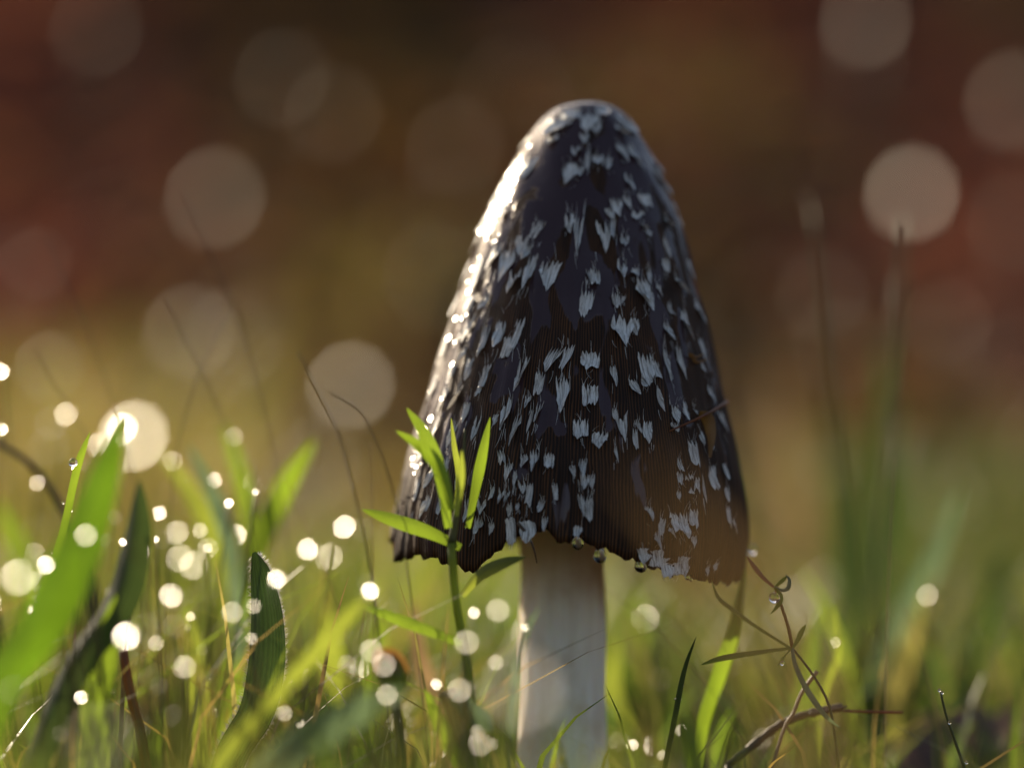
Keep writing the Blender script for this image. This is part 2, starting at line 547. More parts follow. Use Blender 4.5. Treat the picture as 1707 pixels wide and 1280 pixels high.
# ---- turf: every blade is real, but nobody could count them
def turf(name, n, xr, yr, hr, wr, tints, seed, label, clump=None, lean=.35, skip=None):
    r = np.random.default_rng(seed)
    verts, faces, cols = [], [], []
    k = 0
    while k < n:
        y = r.uniform(*yr)
        half = xr * y + 0.02
        x = r.uniform(-half, half)
        if skip is not None and skip(x, y): continue
        dens = 1.0 if clump is None else clump(x, y)
        if r.uniform() > dens: continue
        h = r.uniform(*hr) * (0.6 + 0.4 * dens)
        w = r.uniform(*wr)
        a = r.uniform(0, 2 * math.pi)
        ld = r.uniform(0, 2 * math.pi)
        ln = r.uniform(.05, lean) * h
        z = float(terrain(x, y)) - .001
        t = tints[r.integers(len(tints))]
        br = r.uniform(.75, 1.25)
        b0 = len(verts)
        for i, s in enumerate((0, .4, .75, 1)):
            cx = x + math.cos(ld) * ln * s * s * 2
            cy_ = y + math.sin(ld) * ln * s * s * 2
            cz = z + h * s * (1 - .12 * s)
            ww = w * (1, .95, .6, .05)[i] / 2
            verts.append((cx - math.cos(a) * ww, cy_ - math.sin(a) * ww, cz))
            verts.append((cx + math.cos(a) * ww, cy_ + math.sin(a) * ww, cz))
            cols += [(t[0] * br, t[1] * br, t[2] * br, 1)] * 2
        for i in range(3):
            q = b0 + 2 * i
            faces.append((q, q + 1, q + 3, q + 2))
        k += 1
    return tag(build(name, verts, faces, M['grass'], colors=cols), label, 'grass', kind='stuff')


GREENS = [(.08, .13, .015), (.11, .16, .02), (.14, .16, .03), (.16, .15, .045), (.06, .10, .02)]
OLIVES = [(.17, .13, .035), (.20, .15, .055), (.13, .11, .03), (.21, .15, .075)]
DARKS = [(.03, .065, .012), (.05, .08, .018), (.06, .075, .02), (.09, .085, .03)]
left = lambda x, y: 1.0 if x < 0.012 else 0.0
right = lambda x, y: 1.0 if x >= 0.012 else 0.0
nocap = lambda x, y: (x - .006) ** 2 + (y - .355) ** 2 < .0068 ** 2
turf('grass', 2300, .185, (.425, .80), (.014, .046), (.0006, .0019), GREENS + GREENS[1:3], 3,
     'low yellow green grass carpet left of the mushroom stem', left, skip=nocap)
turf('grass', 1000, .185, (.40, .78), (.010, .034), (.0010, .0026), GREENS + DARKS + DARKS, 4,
     'low dull green grass carpet right of the mushroom stem', right, skip=nocap)


def tuft_density(x, y):
    v = .02
    for cx, cy_, sx, sy in ((-.125, 1.08, .07, .25), (-.055, 1.38, .045, .12), (.125, 1.95, .10, .35), (.02, .85, .10, .15), (-.09, .78, .08, .12)):
        v += .62 * math.exp(-((x - cx) / sx) ** 2 - ((y - cy_) / sy) ** 2)
    return min(1.0, v)


turf('grass', 2500, .19, (.66, 2.4), (.018, .055), (.0014, .004), OLIVES + GREENS[2:4], 5,
     'sunlit olive grass growing in tufts up the bank', tuft_density)
turf('grass', 260, .17, (.372, .40), (.006, .016), (.0008, .002), GREENS + DARKS, 6,
     'very short grass round the foot of the mushroom', None, skip=nocap)


# ---- leaf litter on the bank
def litter(n, seed):
    r = np.random.default_rng(seed)
    tints = [(.155, .066, .046), (.18, .086, .058), (.125, .056, .042), (.20, .070, .050), (.21, .105, .060), (.115, .066, .054), (.16, .10, .05)]
    verts, faces, cols = [], [], []
    for k in range(n):
        y = r.uniform(.75, 3.2)
        x = r.uniform(-.30, .30) * y
        zone = math.sin(x * 9.3 + y * 1.6 + 2.4)
        t = np.array(tints[r.integers(len(tints))])
        if zone > .35: t = t * np.array([1.1, .86, .86])
        elif zone < -.35: t = t * np.array([.95, 1.15, .75])
        dark = 1.0 + .3 * math.sin(x * 9 - y * 1.5 + 1.0)
        t = t * dark * r.uniform(.7, 1.3)
        ln = r.uniform(.014, .035) * (1 + .25 * y)
        wd = ln * r.uniform(.4, .6)
        c = Vector((x, y, float(terrain(x, y)) + r.uniform(.002, .02)))
        rot = Matrix.Rotation(r.uniform(0, 6.28), 3, 'Z') @ Matrix.Rotation(r.uniform(-.6, .6), 3, 'X') @ Matrix.Rotation(r.uniform(-.6, .6), 3, 'Y')
        b0 = len(verts)
        curl = r.uniform(.1, .5)
        for i in range(5):
            s = i / 4
            w = wd * math.sin(math.pi * min(.97, max(.05, s))) ** .8 / 2
            for q in (-1, 0, 1):
                v = Vector(((s - .5) * ln, q * w, abs(q) * w * curl + (s - .5) ** 2 * ln * curl))
                verts.append(c + rot @ v)
                cols.append((*t, 1))
        for i in range(4):
            for q in range(2):
                a = b0 + i * 3 + q
                faces.append((a, a + 1, a + 4, a + 3))
    return tag(build('leaf_litter', verts, faces, M['litter'], colors=cols), 'brown and reddish fallen leaves covering the shaded bank', 'leaf litter', kind='stuff')


turf('grass', 150, .16, (.19, .285), (.012, .0245), (.0009, .0018), GREENS, 8,
     'loose short grass standing before the foot of the mushroom', lambda x, y: 1.0 if x < -.004 else .7)
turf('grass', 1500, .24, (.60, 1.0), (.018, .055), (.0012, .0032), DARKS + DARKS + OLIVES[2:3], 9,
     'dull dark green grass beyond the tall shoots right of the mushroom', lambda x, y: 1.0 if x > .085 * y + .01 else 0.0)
turf('grass', 650, .2, (.58, .95), (.045, .100), (.0008, .0020), OLIVES + GREENS[1:4], 12,
     'tall hazy yellow olive grass standing behind the very broad shoot', lambda x, y: 1.0 if x < -.095 * y else .12 if x < -.04 * y else 0.0)
turf('grass', 300, .19, (.315, .43), (.014, .036), (.0003, .0008), GREENS[1:4] + OLIVES[:2], 14,
     'tangle of very fine bent yellow green grass between the dewy shoots', lambda x, y: 1.0 if x < -.006 else .25, lean=.85, skip=nocap)
turf('grass', 60, .10, (.285, .33), (.005, .0125), (.0008, .0018), GREENS, 13,
     'short soft grass close before the foot of the mushroom stem', lambda x, y: 1.0 if -.012 < x < .032 else 0.0)
litter(9000, 21)

# ------------------------------------------------------------------ the mushroom
CY = 0.355                                   # distance of the cap's axis
PROF = [(172, 0), (173, 22), (176, 37), (180, 48), (185, 57), (200, 73), (215, 85), (245, 103), (275, 120), (310, 137),
        (350, 156), (390, 172), (430, 184), (480, 198), (520, 211), (560, 222), (600, 233), (650, 246), (700, 259),
        (750, 273), (800, 285), (850, 293), (900, 297), (940, 294), (985, 286)]
_zs = np.array([P(950, y, CY).z for y, r in PROF])
_rs = np.array([r * CY / F for y, r in PROF])
_ax = np.array([(977 - (y - 200) * 27 / 700 - 853.5) * CY / F for y, r in PROF])


def capR(z): return float(np.interp(-z, -_zs, _rs))
def capA(z): return float(np.interp(-z, -_zs, _ax))


def cap_pt(phi, z, lift=0.0):
    r = capR(z)
    dz = .0004
    sl = -(capR(z + dz) - capR(z - dz)) / (2 * dz)
    l = math.hypot(1, sl)
    n = Vector((math.sin(phi) / l, -math.cos(phi) / l, sl / l))
    return Vector((capA(z) + r * math.sin(phi), CY - r * math.cos(phi), z)) + n * lift, n, l


def cap_from_px(px, py):
    y = CY - .012
    for _ in range(8):
        q = P(px, py, y)
        s = max(-.985, min(.985, (q.x - capA(q.z)) / max(1e-5, capR(q.z))))
        phi = math.asin(s)
        y = CY - capR(q.z) * math.cos(phi)
    return phi, q.z


RIM = [(658, 900), (662, 935), (676, 928), (690, 925), (720, 930), (750, 940), (785, 953), (800, 946), (815, 930), (830, 915), (850, 898),
       (875, 893), (890, 889), (908, 884), (920, 893), (935, 904), (950, 903), (965, 897), (980, 905), (1000, 914), (1020, 922),
       (1045, 930), (1075, 942), (1110, 952), (1140, 958), (1165, 965), (1190, 971), (1215, 973), (1235, 966), (1247, 948), (1250, 930)]
_rp = [cap_from_px(*q) for q in RIM]
_rp = sorted(_rp)
_back = P(950, 903, CY + .02).z
RPHI = np.array([-math.pi, -2.3] + [p_ for p_, z_ in _rp] + [2.3, math.pi])
RZ = np.array([_back, _back - .0005] + [z_ for p_, z_ in _rp] + [_back - .0005, _back])


def rimz(phi):
    z = float(np.interp(phi, RPHI, RZ))
    return z + .00022 * math.sin(phi * 37 + 1) + .00018 * math.sin(phi * 83) + .00012 * math.sin(phi * 171 + 2)


ztop = float(_zs[0])
NU, NV = 288, 96
cv, cf, cuv = [], [], []
for i in range(NV + 1):
    t = i / NV
    g = t ** 1.7
    for j in range(NU + 1):
        phi = -math.pi + 2 * math.pi * j / NU
        zr = rimz(phi if j < NU else -math.pi)
        z = ztop - (ztop - zr) * g
        lump = .00016 * math.sin(phi * 7 + z * 260) * math.sin(z * 330 + phi * 3) * min(1, t * 3)
        pleat = .00013 * math.sin(phi * 58 + 3 * math.sin(phi * 5)) * max(0, t - .55) / .45
        # the left lobe of the rim rolls outwards
        roll = .0004 * max(0, (g - .93) / .07) ** 1.6 * math.exp(-((phi + 1.25) / .3) ** 2)
        p_, n_, l_ = cap_pt(phi, z, lump + pleat + roll)
        cv.append(p_)
        cuv.append((j / NU, g))
row = NU + 1
# lip: the torn rim has a little thickness and turns under
for dz, dr in ((.0000, .0004), (.0008, .0008), (.006, .0012)):
    for j in range(NU + 1):
        phi = -math.pi + 2 * math.pi * j / NU
        zr = rimz(phi if j < NU else -math.pi)
        q = cap_pt(phi, zr + dz, -dr)[0]
        cv.append(q)
        cuv.append((j / NU, .99))
for i in range(NV + 3):
    for j in range(NU):
        a = i * row + j
        cf.append((a, a + row, a + row + 1, a + 1))
STEMX = (933 - 853.5) * CY / F
base = Vector((STEMX, CY, -.0015))
mush = thing('mushroom', base, 'tall bell shaped inkcap mushroom with black cap and shaggy white scales', 'mushroom')
cap = build('cap', cv, cf, M['cap'], mush, uv=cuv)
cap['label'] = 'dark wet bell shaped cap with ragged rim'
# gills: black ribbed lining
gv2, gf2 = [], []
NG = 240
for i in range(14):
    t = i / 13
    for j in range(NG):
        phi = -math.pi + 2 * math.pi * j / NG
        zr = rimz(phi) + .0012
        z = zr + (.043 - zr + .004) * t * .8
        gv2.append(cap_pt(phi, z, -.0014 - (.0008 if j % 2 else 0))[0])
for i in range(13):
    for j in range(NG):
        k = (j + 1) % NG
        gf2.append((i * NG + j, i * NG + k, (i + 1) * NG + k, (i + 1) * NG + j))
build('gills', gv2, gf2, M['gill'], mush)
# stem
sv, sf, suv = [], [], []
ztops = P(933, 800, CY).z
for i in range(40):
    t = i / 39
    z = -.003 + (ztops + .003) * t
    r = (.00555 - .0004 * t) * (1 + .10 * math.exp(-(t / .12) ** 2))
    for j in range(56):
        a = 2 * math.pi * j / 56
        rr = r + .00008 * math.sin(a * 9 + z * 300) + .00006 * math.sin(a * 17 - z * 500) + .0001 * math.sin(z * 420 + a * 2)
        sv.append((STEMX + rr * math.cos(a) + .0004 * math.sin(z * 90), CY + rr * math.sin(a), z))
        suv.append((j / 56, t))
for i in range(39):
    for j in range(56):
        k = (j + 1) % 56
        sf.append((i * 56 + j, i * 56 + k, (i + 1) * 56 + k, (i + 1) * 56 + j))
st_ = build('stem', sv, sf, M['stem'], mush, uv=suv)
st_['label'] = 'smooth white stem'

# ---- scales: torn flakes of the white veil.  (x, y top, y bottom, width, width ratio at the bottom, lean)
FL = """887 262 300 28 .3 -8|961 243 270 22 .4 5|952 271 312 26 .25 -8|968 276 301 14 .4 -6|981 252 288 8 .5 -2|996 257 283 20 .5 -2|1016 262 291 9 .5 -8
1031 240 273 20 .5 4|1047 238 275 16 .5 3|972 220 244 16 .4 4|924 224 249 22 .5 0|935 194 232 40 .6 -4|980 189 224 30 .6 3|1000 179 204 26 .6 6|1040 194 228 32 .6 10
1030 210 234 16 .5 5|993 204 227 16 .5 2|918 204 227 24 .6 -4|955 182 205 34 .7 0|1044 288 324 14 .4 5|1042 325 352 16 .4 4|1072 323 350 28 .2 0|1024 330 363 22 .4 9
1063 351 369 22 .4 -4|1012 347 369 16 .5 12|1063 265 285 7 .5 5|1080 248 294 14 .5 12|1108 293 328 9 .5 10|1107 360 382 6 .5 4|1131 358 384 8 .5 4
877 388 426 22 .5 -6|897 368 394 15 .6 -4|907 367 403 11 .5 -10|885 408 438 13 .5 -8|833 402 455 17 .4 -5|850 414 472 22 .3 -3|865 444 494 23 .25 -3|893 421 486 13 .35 -9
809 419 492 15 .5 -6|950 353 393 20 .4 6|968 355 430 19 .4 -6|922 433 490 31 .35 -6|846 342 371 13 .5 -4|1001 364 422 24 .3 6|1022 360 402 11 .4 -6|1040 385 417 16 .5 -3
1036 431 468 21 .4 -2|1059 446 465 14 .4 -3|1079 446 475 9 .5 0|991 447 478 20 .8 0|979 447 470 7 .3 4|1068 461 502 18 .4 4|1104 394 431 7 .5 9|1106 429 457 12 .5 3|1122 450 494 11 .4 14
1077 377 398 6 .5 2|1070 372 385 6 .5 2|1107 361 382 5 .5 6|1094 469 497 7 .4 3|818 484 522 11 .5 -3|815 536 597 16 .3 -4|838 531 585 20 .5 2|852 558 598 19 .7 -8
872 528 581 15 .5 -11|877 590 660 18 .25 -6|932 577 621 28 .5 -18|951 574 620 17 .4 -13|788 594 636 13 .5 -4|816 604 652 11 .4 -4|790 518 572 11 .5 -5|902 619 659 18 .6 -4
790 489 532 13 .5 -6|780 574 604 9 .5 -4|982 481 534 30 .5 -7|1025 487 517 16 .5 3|1040 494 508 9 .6 -6|1072 469 522 34 .15 5|1039 524 580 40 .14 -2|1056 529 560 13 .6 2
983 584 619 29 .95 -4|1020 607 647 13 .6 4|1074 587 646 28 .5 2|1090 599 634 12 .4 4|1108 534 573 10 .4 4|1112 501 528 8 .4 4|1136 511 572 11 .4 -5|1156 493 540 9 .5 9
1106 577 627 8 .3 -2|1128 574 632 11 .6 4|1113 602 640 5 .4 2|848 654 716 18 .5 0|882 657 685 9 .3 -1|867 689 744 14 .3 -6|891 679 728 6 .5 -9|902 667 708 9 .4 -5
938 624 691 30 .4 4|983 639 677 28 .9 0|968 697 732 24 .8 2|835 749 776 13 .6 7|808 627 662 12 .4 -6|800 692 737 10 .4 -2|782 667 707 10 .6 0|829 689 710 9 .5 -4
874 754 781 14 .7 2|891 748 787 16 .4 3|917 754 782 20 .6 2|849 769 803 16 .4 0|1052 631 659 17 .5 12|1071 625 647 11 .6 2|1035 682 737 17 .35 3|1024 681 701 10 .6 2
1057 711 751 11 .6 1|1060 699 723 7 .6 8|1079 698 740 20 .6 -2|1002 717 748 22 .6 -5|1093 639 687 4 .5 4|1122 674 706 13 .5 2|1136 669 704 14 .5 3|1122 704 721 13 .5 2
1150 733 776 15 .5 4|1153 669 694 8 .5 5|1161 699 745 7 .5 3|1198 681 724 11 .6 6|1185 734 750 6 .6 0|1130 762 787 9 .5 4|1131 784 808 10 .3 1|1146 789 822 18 .5 3
1158 794 822 15 .6 1|1184 773 817 19 .7 2|1210 808 837 8 .6 2|1168 788 842 5 .5 5|1130 817 834 9 .4 2|1024 741 772 5 .5 4|860 783 814 8 .5 2|869 799 824 12 .5 6
954 774 797 12 .5 2|972 763 798 16 .4 -3|974 789 816 12 .6 0|987 789 815 13 .5 0|885 803 844 15 .7 -2|924 804 833 12 .4 4|966 819 860 11 .5 9|983 824 866 15 .7 0
905 831 855 10 .5 -6|823 808 833 8 .5 -2|838 811 840 13 .5 2|846 814 842 10 .5 2|851 836 862 8 .5 -3|965 874 897 14 .9 0|806 779 797 12 .5 -6|805 829 858 14 .3 2
800 857 892 14 .6 -2|821 869 890 12 .5 -4|864 837 852 8 .5 0|908 859 887 9 .5 3|1079 841 869 16 .2 4|1128 851 888 30 .6 2|1139 868 897 16 .5 3|1154 846 878 14 .6 -2
1105 861 893 12 .6 -6|1095 884 917 12 .7 2|1156 891 912 10 .4 -3|1211 841 877 9 .5 6|1118 877 898 10 .5 0|1180 938 960 8 .5 -3|1195 934 950 8 .5 -6|770 640 690 10 .5 -4
762 700 745 9 .5 -3|748 640 690 9 .5 -5|735 690 740 9 .5 -4|748 760 800 9 .5 -2|728 770 815 9 .6 -3|712 730 780 9 .5 -4|700 790 835 9 .5 -3|718 820 862 10 .5 -2
690 840 880 9 .6 -2|740 820 860 11 .5 -2|760 600 640 10 .5 -5|775 540 585 9 .5 -5|730 620 670 8 .5 -5|765 480 530 8 .5 -6|782 430 478 8 .5 -6|750 550 600 8 .5 -6
795 385 430 8 .5 -6|812 350 392 8 .5 -8|830 318 352 8 .5 -8|848 290 322 9 .5 -8|866 262 292 9 .5 -8|885 225 255 10 .5 -6|768 780 820 10 .5 0|782 830 870 10 .5 0
1090 280 310 8 .5 6|1120 335 360 7 .5 5|1145 430 470 7 .5 6|1165 560 600 7 .5 4|1180 640 672 7 .5 3|1205 770 800 7 .5 3|1222 860 890 7 .5 2|1168 600 625 6 .5 2""".replace('\n', '|').split('|')
VEIL = "850 860 906 17 .9 6|877 866 902 25 .8 4|1072 912 937 22 .7 6|1092 914 944 22 .8 4|1111 928 957 22 .9 2|1141 926 958 28 .8 -4|1120 936 956 34 1 2".split('|')


def flake(spec, veil=False):
    x, y0, y1, w, ratio, lean = [float(q) for q in spec.split()]
    phi0, z0 = cap_from_px(x, y0)
    R0 = max(.0035, capR(z0))
    k = CY / F * .955
    cphi = max(.30, math.cos(phi0))
    wid = w * random.uniform(.8, 1.25) * k / cphi
    ln = (y1 - y0) * k * 1.12
    le = lean * k
    verts, faces, uv = [], [], []

    def add(a, s, lift):
        z = z0 - s * .985
        zz = max(z, rimz(max(-3.1, min(3.1, phi0))) - (.0012 if veil else .0002))
        return cap_pt(phi0 + a / max(R0, capR(zz)), zz, lift)[0]
    # one torn piece of felt: ragged teeth along the top, one or two points below, edges lifting off the skin
    arch = random.uniform(-.10, .10)
    nc = max(3, min(9, int(round(w / 3.4)) + 2))
    rows = 5
    near = abs(phi0) < .95
    kind = random.random() + (.35 if ratio > .65 else -.25 if ratio < .3 else 0)
    tipu = random.uniform(-.22, .22)
    tip2 = -tipu + random.choice((-.3, .3))
    curl = random.choice((.00012, .0002, .0004, .0006, .0009)) * (1 if near else .45)
    for c in range(nc + 1):
        u = c / nc - .5 + (random.uniform(-.25, .25) / nc if 0 < c < nc else 0)
        top = (random.uniform(0, .10) if c % 2 else random.uniform(.14, .38)) if not veil else random.uniform(0, .16)
        if kind < .22 and not veil:                      # deeply notched, a V of two wings
            top = max(top, .55 * max(0, 1 - abs(u - tipu * .5) / .26))
        if kind < .62:
            bot = 1 - 1.35 * abs(u - tipu) * (1 - .55 * ratio)
        elif kind < .85:
            bot = 1 - .9 * min(abs(u - tipu), abs(u - tip2) + .08) - random.uniform(0, .08)
        else:
            bot = 1 - random.uniform(0, .20) - (.12 if c in (0, nc) else 0)
        bot = max(top + .10, bot + random.uniform(-.06, .06))
        edge = 1 - (abs(u) * 2) ** 2
        for i in range(rows):
            e = i / (rows - 1)
            t = top + (bot - top) * e
            conv = 1 + (ratio - 1) * t * .45
            a = u * wid * conv + le * t + wid * arch * math.sin(t * 3) + wid * random.uniform(-.025, .025)
            lift = .00006 + .00010 * edge + curl * max(0, e - .35) ** 1.5 * 2 * (.4 + .6 * edge) + (.00010 * (1 - e * 4) if e < .25 and near else 0)
            lift += random.uniform(0, .00005)
            verts.append(add(a, t * ln, lift))
            uv.append((u + .5, t))
    for c in range(nc):
        for i in range(rows - 1):
            q = c * rows + i
            faces.append((q, q + 1, q + rows + 1, q + rows))
    # loose hairs
    for q in range(random.randint(2, 5) if abs(phi0) < .95 else 1):
        up = random.random() < .6
        a0 = random.uniform(-.5, .5) * wid
        s0 = random.uniform(0, .2) * ln if up else random.uniform(.7, .95) * ln
        dl = random.uniform(.2, .5) * ln * (-1 if up else 1)
        da = random.uniform(-.35, .35) * wid
        b0 = len(verts)
        for i in range(4):
            e = i / 3
            ww = .000035 * (1 - .6 * e)
            aa = a0 + le * .3 + da * e * e
            verts.append(add(aa - ww, s0 + dl * e, .0001 + .0003 * e * e))
            verts.append(add(aa + ww, s0 + dl * e, .0001 + .0003 * e * e))
            uv += [(.1, e), (.2, e)]
        for i in range(3):
            c = b0 + 2 * i
            faces.append((c, c + 1, c + 3, c + 2))
    return build('veil_remnant' if veil else 'scale', verts, faces, M['scale'], cap, uv=uv)


for s_ in FL: flake(s_)
for s_ in VEIL: flake(s_, True)


# ------------------------------------------------------------------ water drops
def drop_mesh(name, mat, seg=20, rings=12, tip=0.0):
    v, f = [(0, 0, 1 + tip)], []
    for i in range(1, rings):
        a = math.pi * i / rings
        for j in range(seg):
            p_ = 2 * math.pi * j / seg
            z = math.cos(a)
            r = math.sin(a) * (1 - .25 * tip * max(0, z))
            v.append((r * math.cos(p_), r * math.sin(p_), z + tip * max(0, z) ** 3))
    v.append((0, 0, -1))
    for j in range(seg):
        f.append((0, 1 + j, 1 + (j + 1) % seg))
    for i in range(rings - 2):
        for j in range(seg):
            a, c = 1 + i * seg + j, 1 + i * seg + (j + 1) % seg
            f.append((a, a + seg, c + seg, c))
    last = len(v) - 1
    for j in range(seg):
        f.append((last, 1 + (rings - 2) * seg + (j + 1) % seg, 1 + (rings - 2) * seg + j))
    return mesh_data(name, v, f, mat)


DROP = drop_mesh('hanging_drop', M['water'], tip=.28)
BEAD = drop_mesh('round_bead', M['water'])


def water_drop(name, p, r, label, group, me=None, cat='water drop'):
    o = bpy.data.objects.new(name, me or DROP)
    COL.objects.link(o)
    o.location = p
    o.scale = (r, r, r)
    return tag(o, label, cat, group)


RG = 'clear drops along the cap rim'
for px, py, rp, lab in [(1000, 927, 11.5, 'clear round water drop hanging from cap rim just right of the stem'),
                        (1068, 944, 10.5, 'clear water drop hanging under the white torn veil of the cap rim'),
                        (963, 906, 10.5, 'dark water drop tucked under the cap rim in front of the stem'),
                        (1120, 958, 4.5, 'tiny water bead hanging on the cap rim below the torn veil'),
                        (1146, 963, 4, 'tiny water bead hanging beside another at end of the torn veil'),
                        (1152, 966, 3, 'tiny water bead hanging beside another at end of the torn veil')]:
    ph, z_ = cap_from_px(px, py - rp * 1.0)
    q = P(px, py, CY - capR(z_) * math.cos(ph) + .0004)
    water_drop('water_drop', q, rp * q.y / F, lab, RG)
water_drop('water_drop', P(1254, 916, .356), 9 * .356 / F, 'water drop on the grass tip touching the right end of the cap rim', RG, BEAD)
water_drop('water_drop', P(797, 949, .338), 8 * .338 / F, 'water drop hanging from the lowest left lobe of the cap', RG, BEAD)


def lens_mesh(name, mat, bulge):
    v, f = [(0, 0, bulge)], []
    seg, rr = 18, (.35, .7, 1.0)
    for r in rr:
        for j in range(seg):
            a = 2 * math.pi * j / seg
            v.append((r * math.cos(a), r * math.sin(a), bulge * (1 - r * r)))
    v.append((0, 0, -bulge * 1.5))
    for j in range(seg): f.append((0, 1 + j, 1 + (j + 1) % seg))
    for i in range(2):
        for j in range(seg):
            a, c = 1 + i * seg + j, 1 + i * seg + (j + 1) % seg
            f.append((a, a + seg, c + seg, c))
    last = len(v) - 1
    for j in range(seg): f.append((last, 1 + 2 * seg + (j + 1) % seg, 1 + 2 * seg + j))
    me = mesh_data(name, v, f, mat)
    # the rim is a sharp edge, so the top keeps its own shallow curve
    for e in me.edges:
        if all(x_ >= 1 + 2 * seg and x_ < last for x_ in e.vertices): e.use_edge_sharp = True
    return me


LENS = {k: lens_mesh('dew_film_' + k, M['dew_' + k], bl) for k, bl in (('bright', .035), ('mid', .04), ('far', .045), ('dim', .05), ('faint', .05))}


def dew(name, px, py, diam, cls, label, group, cat, front=False, k=.10, jitter=0.0, depth=None):
    """a flat bead of dew tilted to mirror the sun into the camera; far ones are larger added glint leaflets"""
    y = depth or depth_for(diam, front)
    p_ = P(px, py, y)
    v = (CAM - p_).normalized()
    n_ = (TO_SUN + v).normalized()
    t1 = (v - n_ * n_.dot(v)).normalized()
    t2 = n_.cross(t1)
    b_ = diam * FOCUS / F
    a = max(b_ * k, .00016) * p_.y / FOCUS
    o = bpy.data.objects.new(name, LENS[cls])
    COL.objects.link(o)
    rot = Matrix((t1, t2, n_)).transposed().to_4x4()
    o.matrix_world = Matrix.Translation(p_) @ rot @ Matrix.Diagonal((a * 1.7, a, a, 1))
    tag(o, label, cat, group)
    return o, p_, a


def stalk(p_, r, label, group, mat='olive', lean=None):
    lean = random.uniform(-.25, .25) if lean is None else lean
    gz = float(terrain(p_.x, p_.y))
    h = max(.004, p_.z - gz)
    bx = p_.x + lean * h
    g = Vector((bx, p_.y + .1 * h, float(terrain(bx, p_.y + .1 * h)) - .002))
    mid = p_.lerp(g, .5) + Vector((-lean * h * .15, 0, h * .04))
    vv, ff, uu = tube_geo([p_ - Vector((0, 0, r * .5)), mid, g], r * .6, r, n=8, sides=6)
    return tag(build('grass_stalk', vv, ff, M[mat], origin=g, uv=uu), label, 'stalk', group)


# large pale discs of the background: leaflets added on stalks and tilted to glint
BG = [(358, 330, 172, 'dim'), (555, 190, 168, 'faint'), (316, 553, 160, 'dim'), (583, 645, 150, 'far'), (1443, 38, 158, 'dim'),
      (1690, 168, 170, 'dim'), (1520, 322, 162, 'far'), (760, 245, 170, 'faint'), (1370, 490, 160, 'faint'), (1400, 580, 168, 'faint'),
      (1580, 540, 150, 'faint'), (60, 440, 125, 'faint'), (82, 612, 122, 'dim'), (1690, 370, 165, 'faint'), (160, 50, 160, 'faint'),
      (1380, 780, 118, 'faint'), (1510, 730, 90, 'faint'), (470, 130, 165, 'faint')]
def where(px, py, anchors):
    name, ax_, ay_ = min(anchors, key=lambda q: (q[1] - px) ** 2 + (q[2] - py) ** 2)
    dx, dy = px - ax_, py - ay_
    rel = ('right of' if dx > 0 else 'left of') if abs(dx) > abs(dy) else ('below' if dy > 0 else 'above')
    return rel + ' ' + name


SHINE = {'bright': 'brilliant white', 'mid': 'pale shining', 'far': 'pale golden', 'dim': 'dim', 'faint': 'faint'}
FAR_A = [('the top of the cap', 970, 230), ('the right flank of the cap', 1150, 480), ('the left flank of the cap', 790, 420), ('the tall olive stem', 1360, 420),
         ('the tall brownish stem', 1505, 420), ('the tallest thin dark stem', 330, 370), ('the crossing thin stems', 330, 590), ('the bent thin stem', 600, 690), ('the dark arching stem', 60, 770)]
NEAR_A = [('the tip of the curled leaf', 425, 920), ('the foot of the curled leaf', 400, 1230), ('the curled leaf', 455, 1080), ('the very broad green shoot', 150, 880),
          ('the slender sharp shoot', 90, 930), ('the red brown stem', 215, 1150), ('the orange tipped bud', 650, 1120), ('the narrow leaved plant', 765, 1010),
          ('the white mushroom stem', 933, 1100), ('the pale crossing shoot', 560, 1050), ('the arching green shoot', 480, 800), ('the twig', 1290, 1215),
          ('the wiry whorled plant', 1310, 1040), ('the tall dark shoots', 1450, 760), ('the pale slanting shoot', 1550, 940), ('the dark arching stem', 60, 775)]
for px, py, dm, cl in BG:
    wh = where(px, py, FAR_A)
    o, p_, a = dew('glint_leaflet', px, py, dm, cl, SHINE[cl] + ' glint leaflet spread into a wide disc ' + wh, 'glint leaflets added on the bank', 'leaflet')
    stalk(p_ - Vector((0, -.0006, a * .1)), .0008, 'thin stalk under the ' + SHINE[cl] + ' glint leaflet ' + wh, 'stalks carrying the glint leaflets')

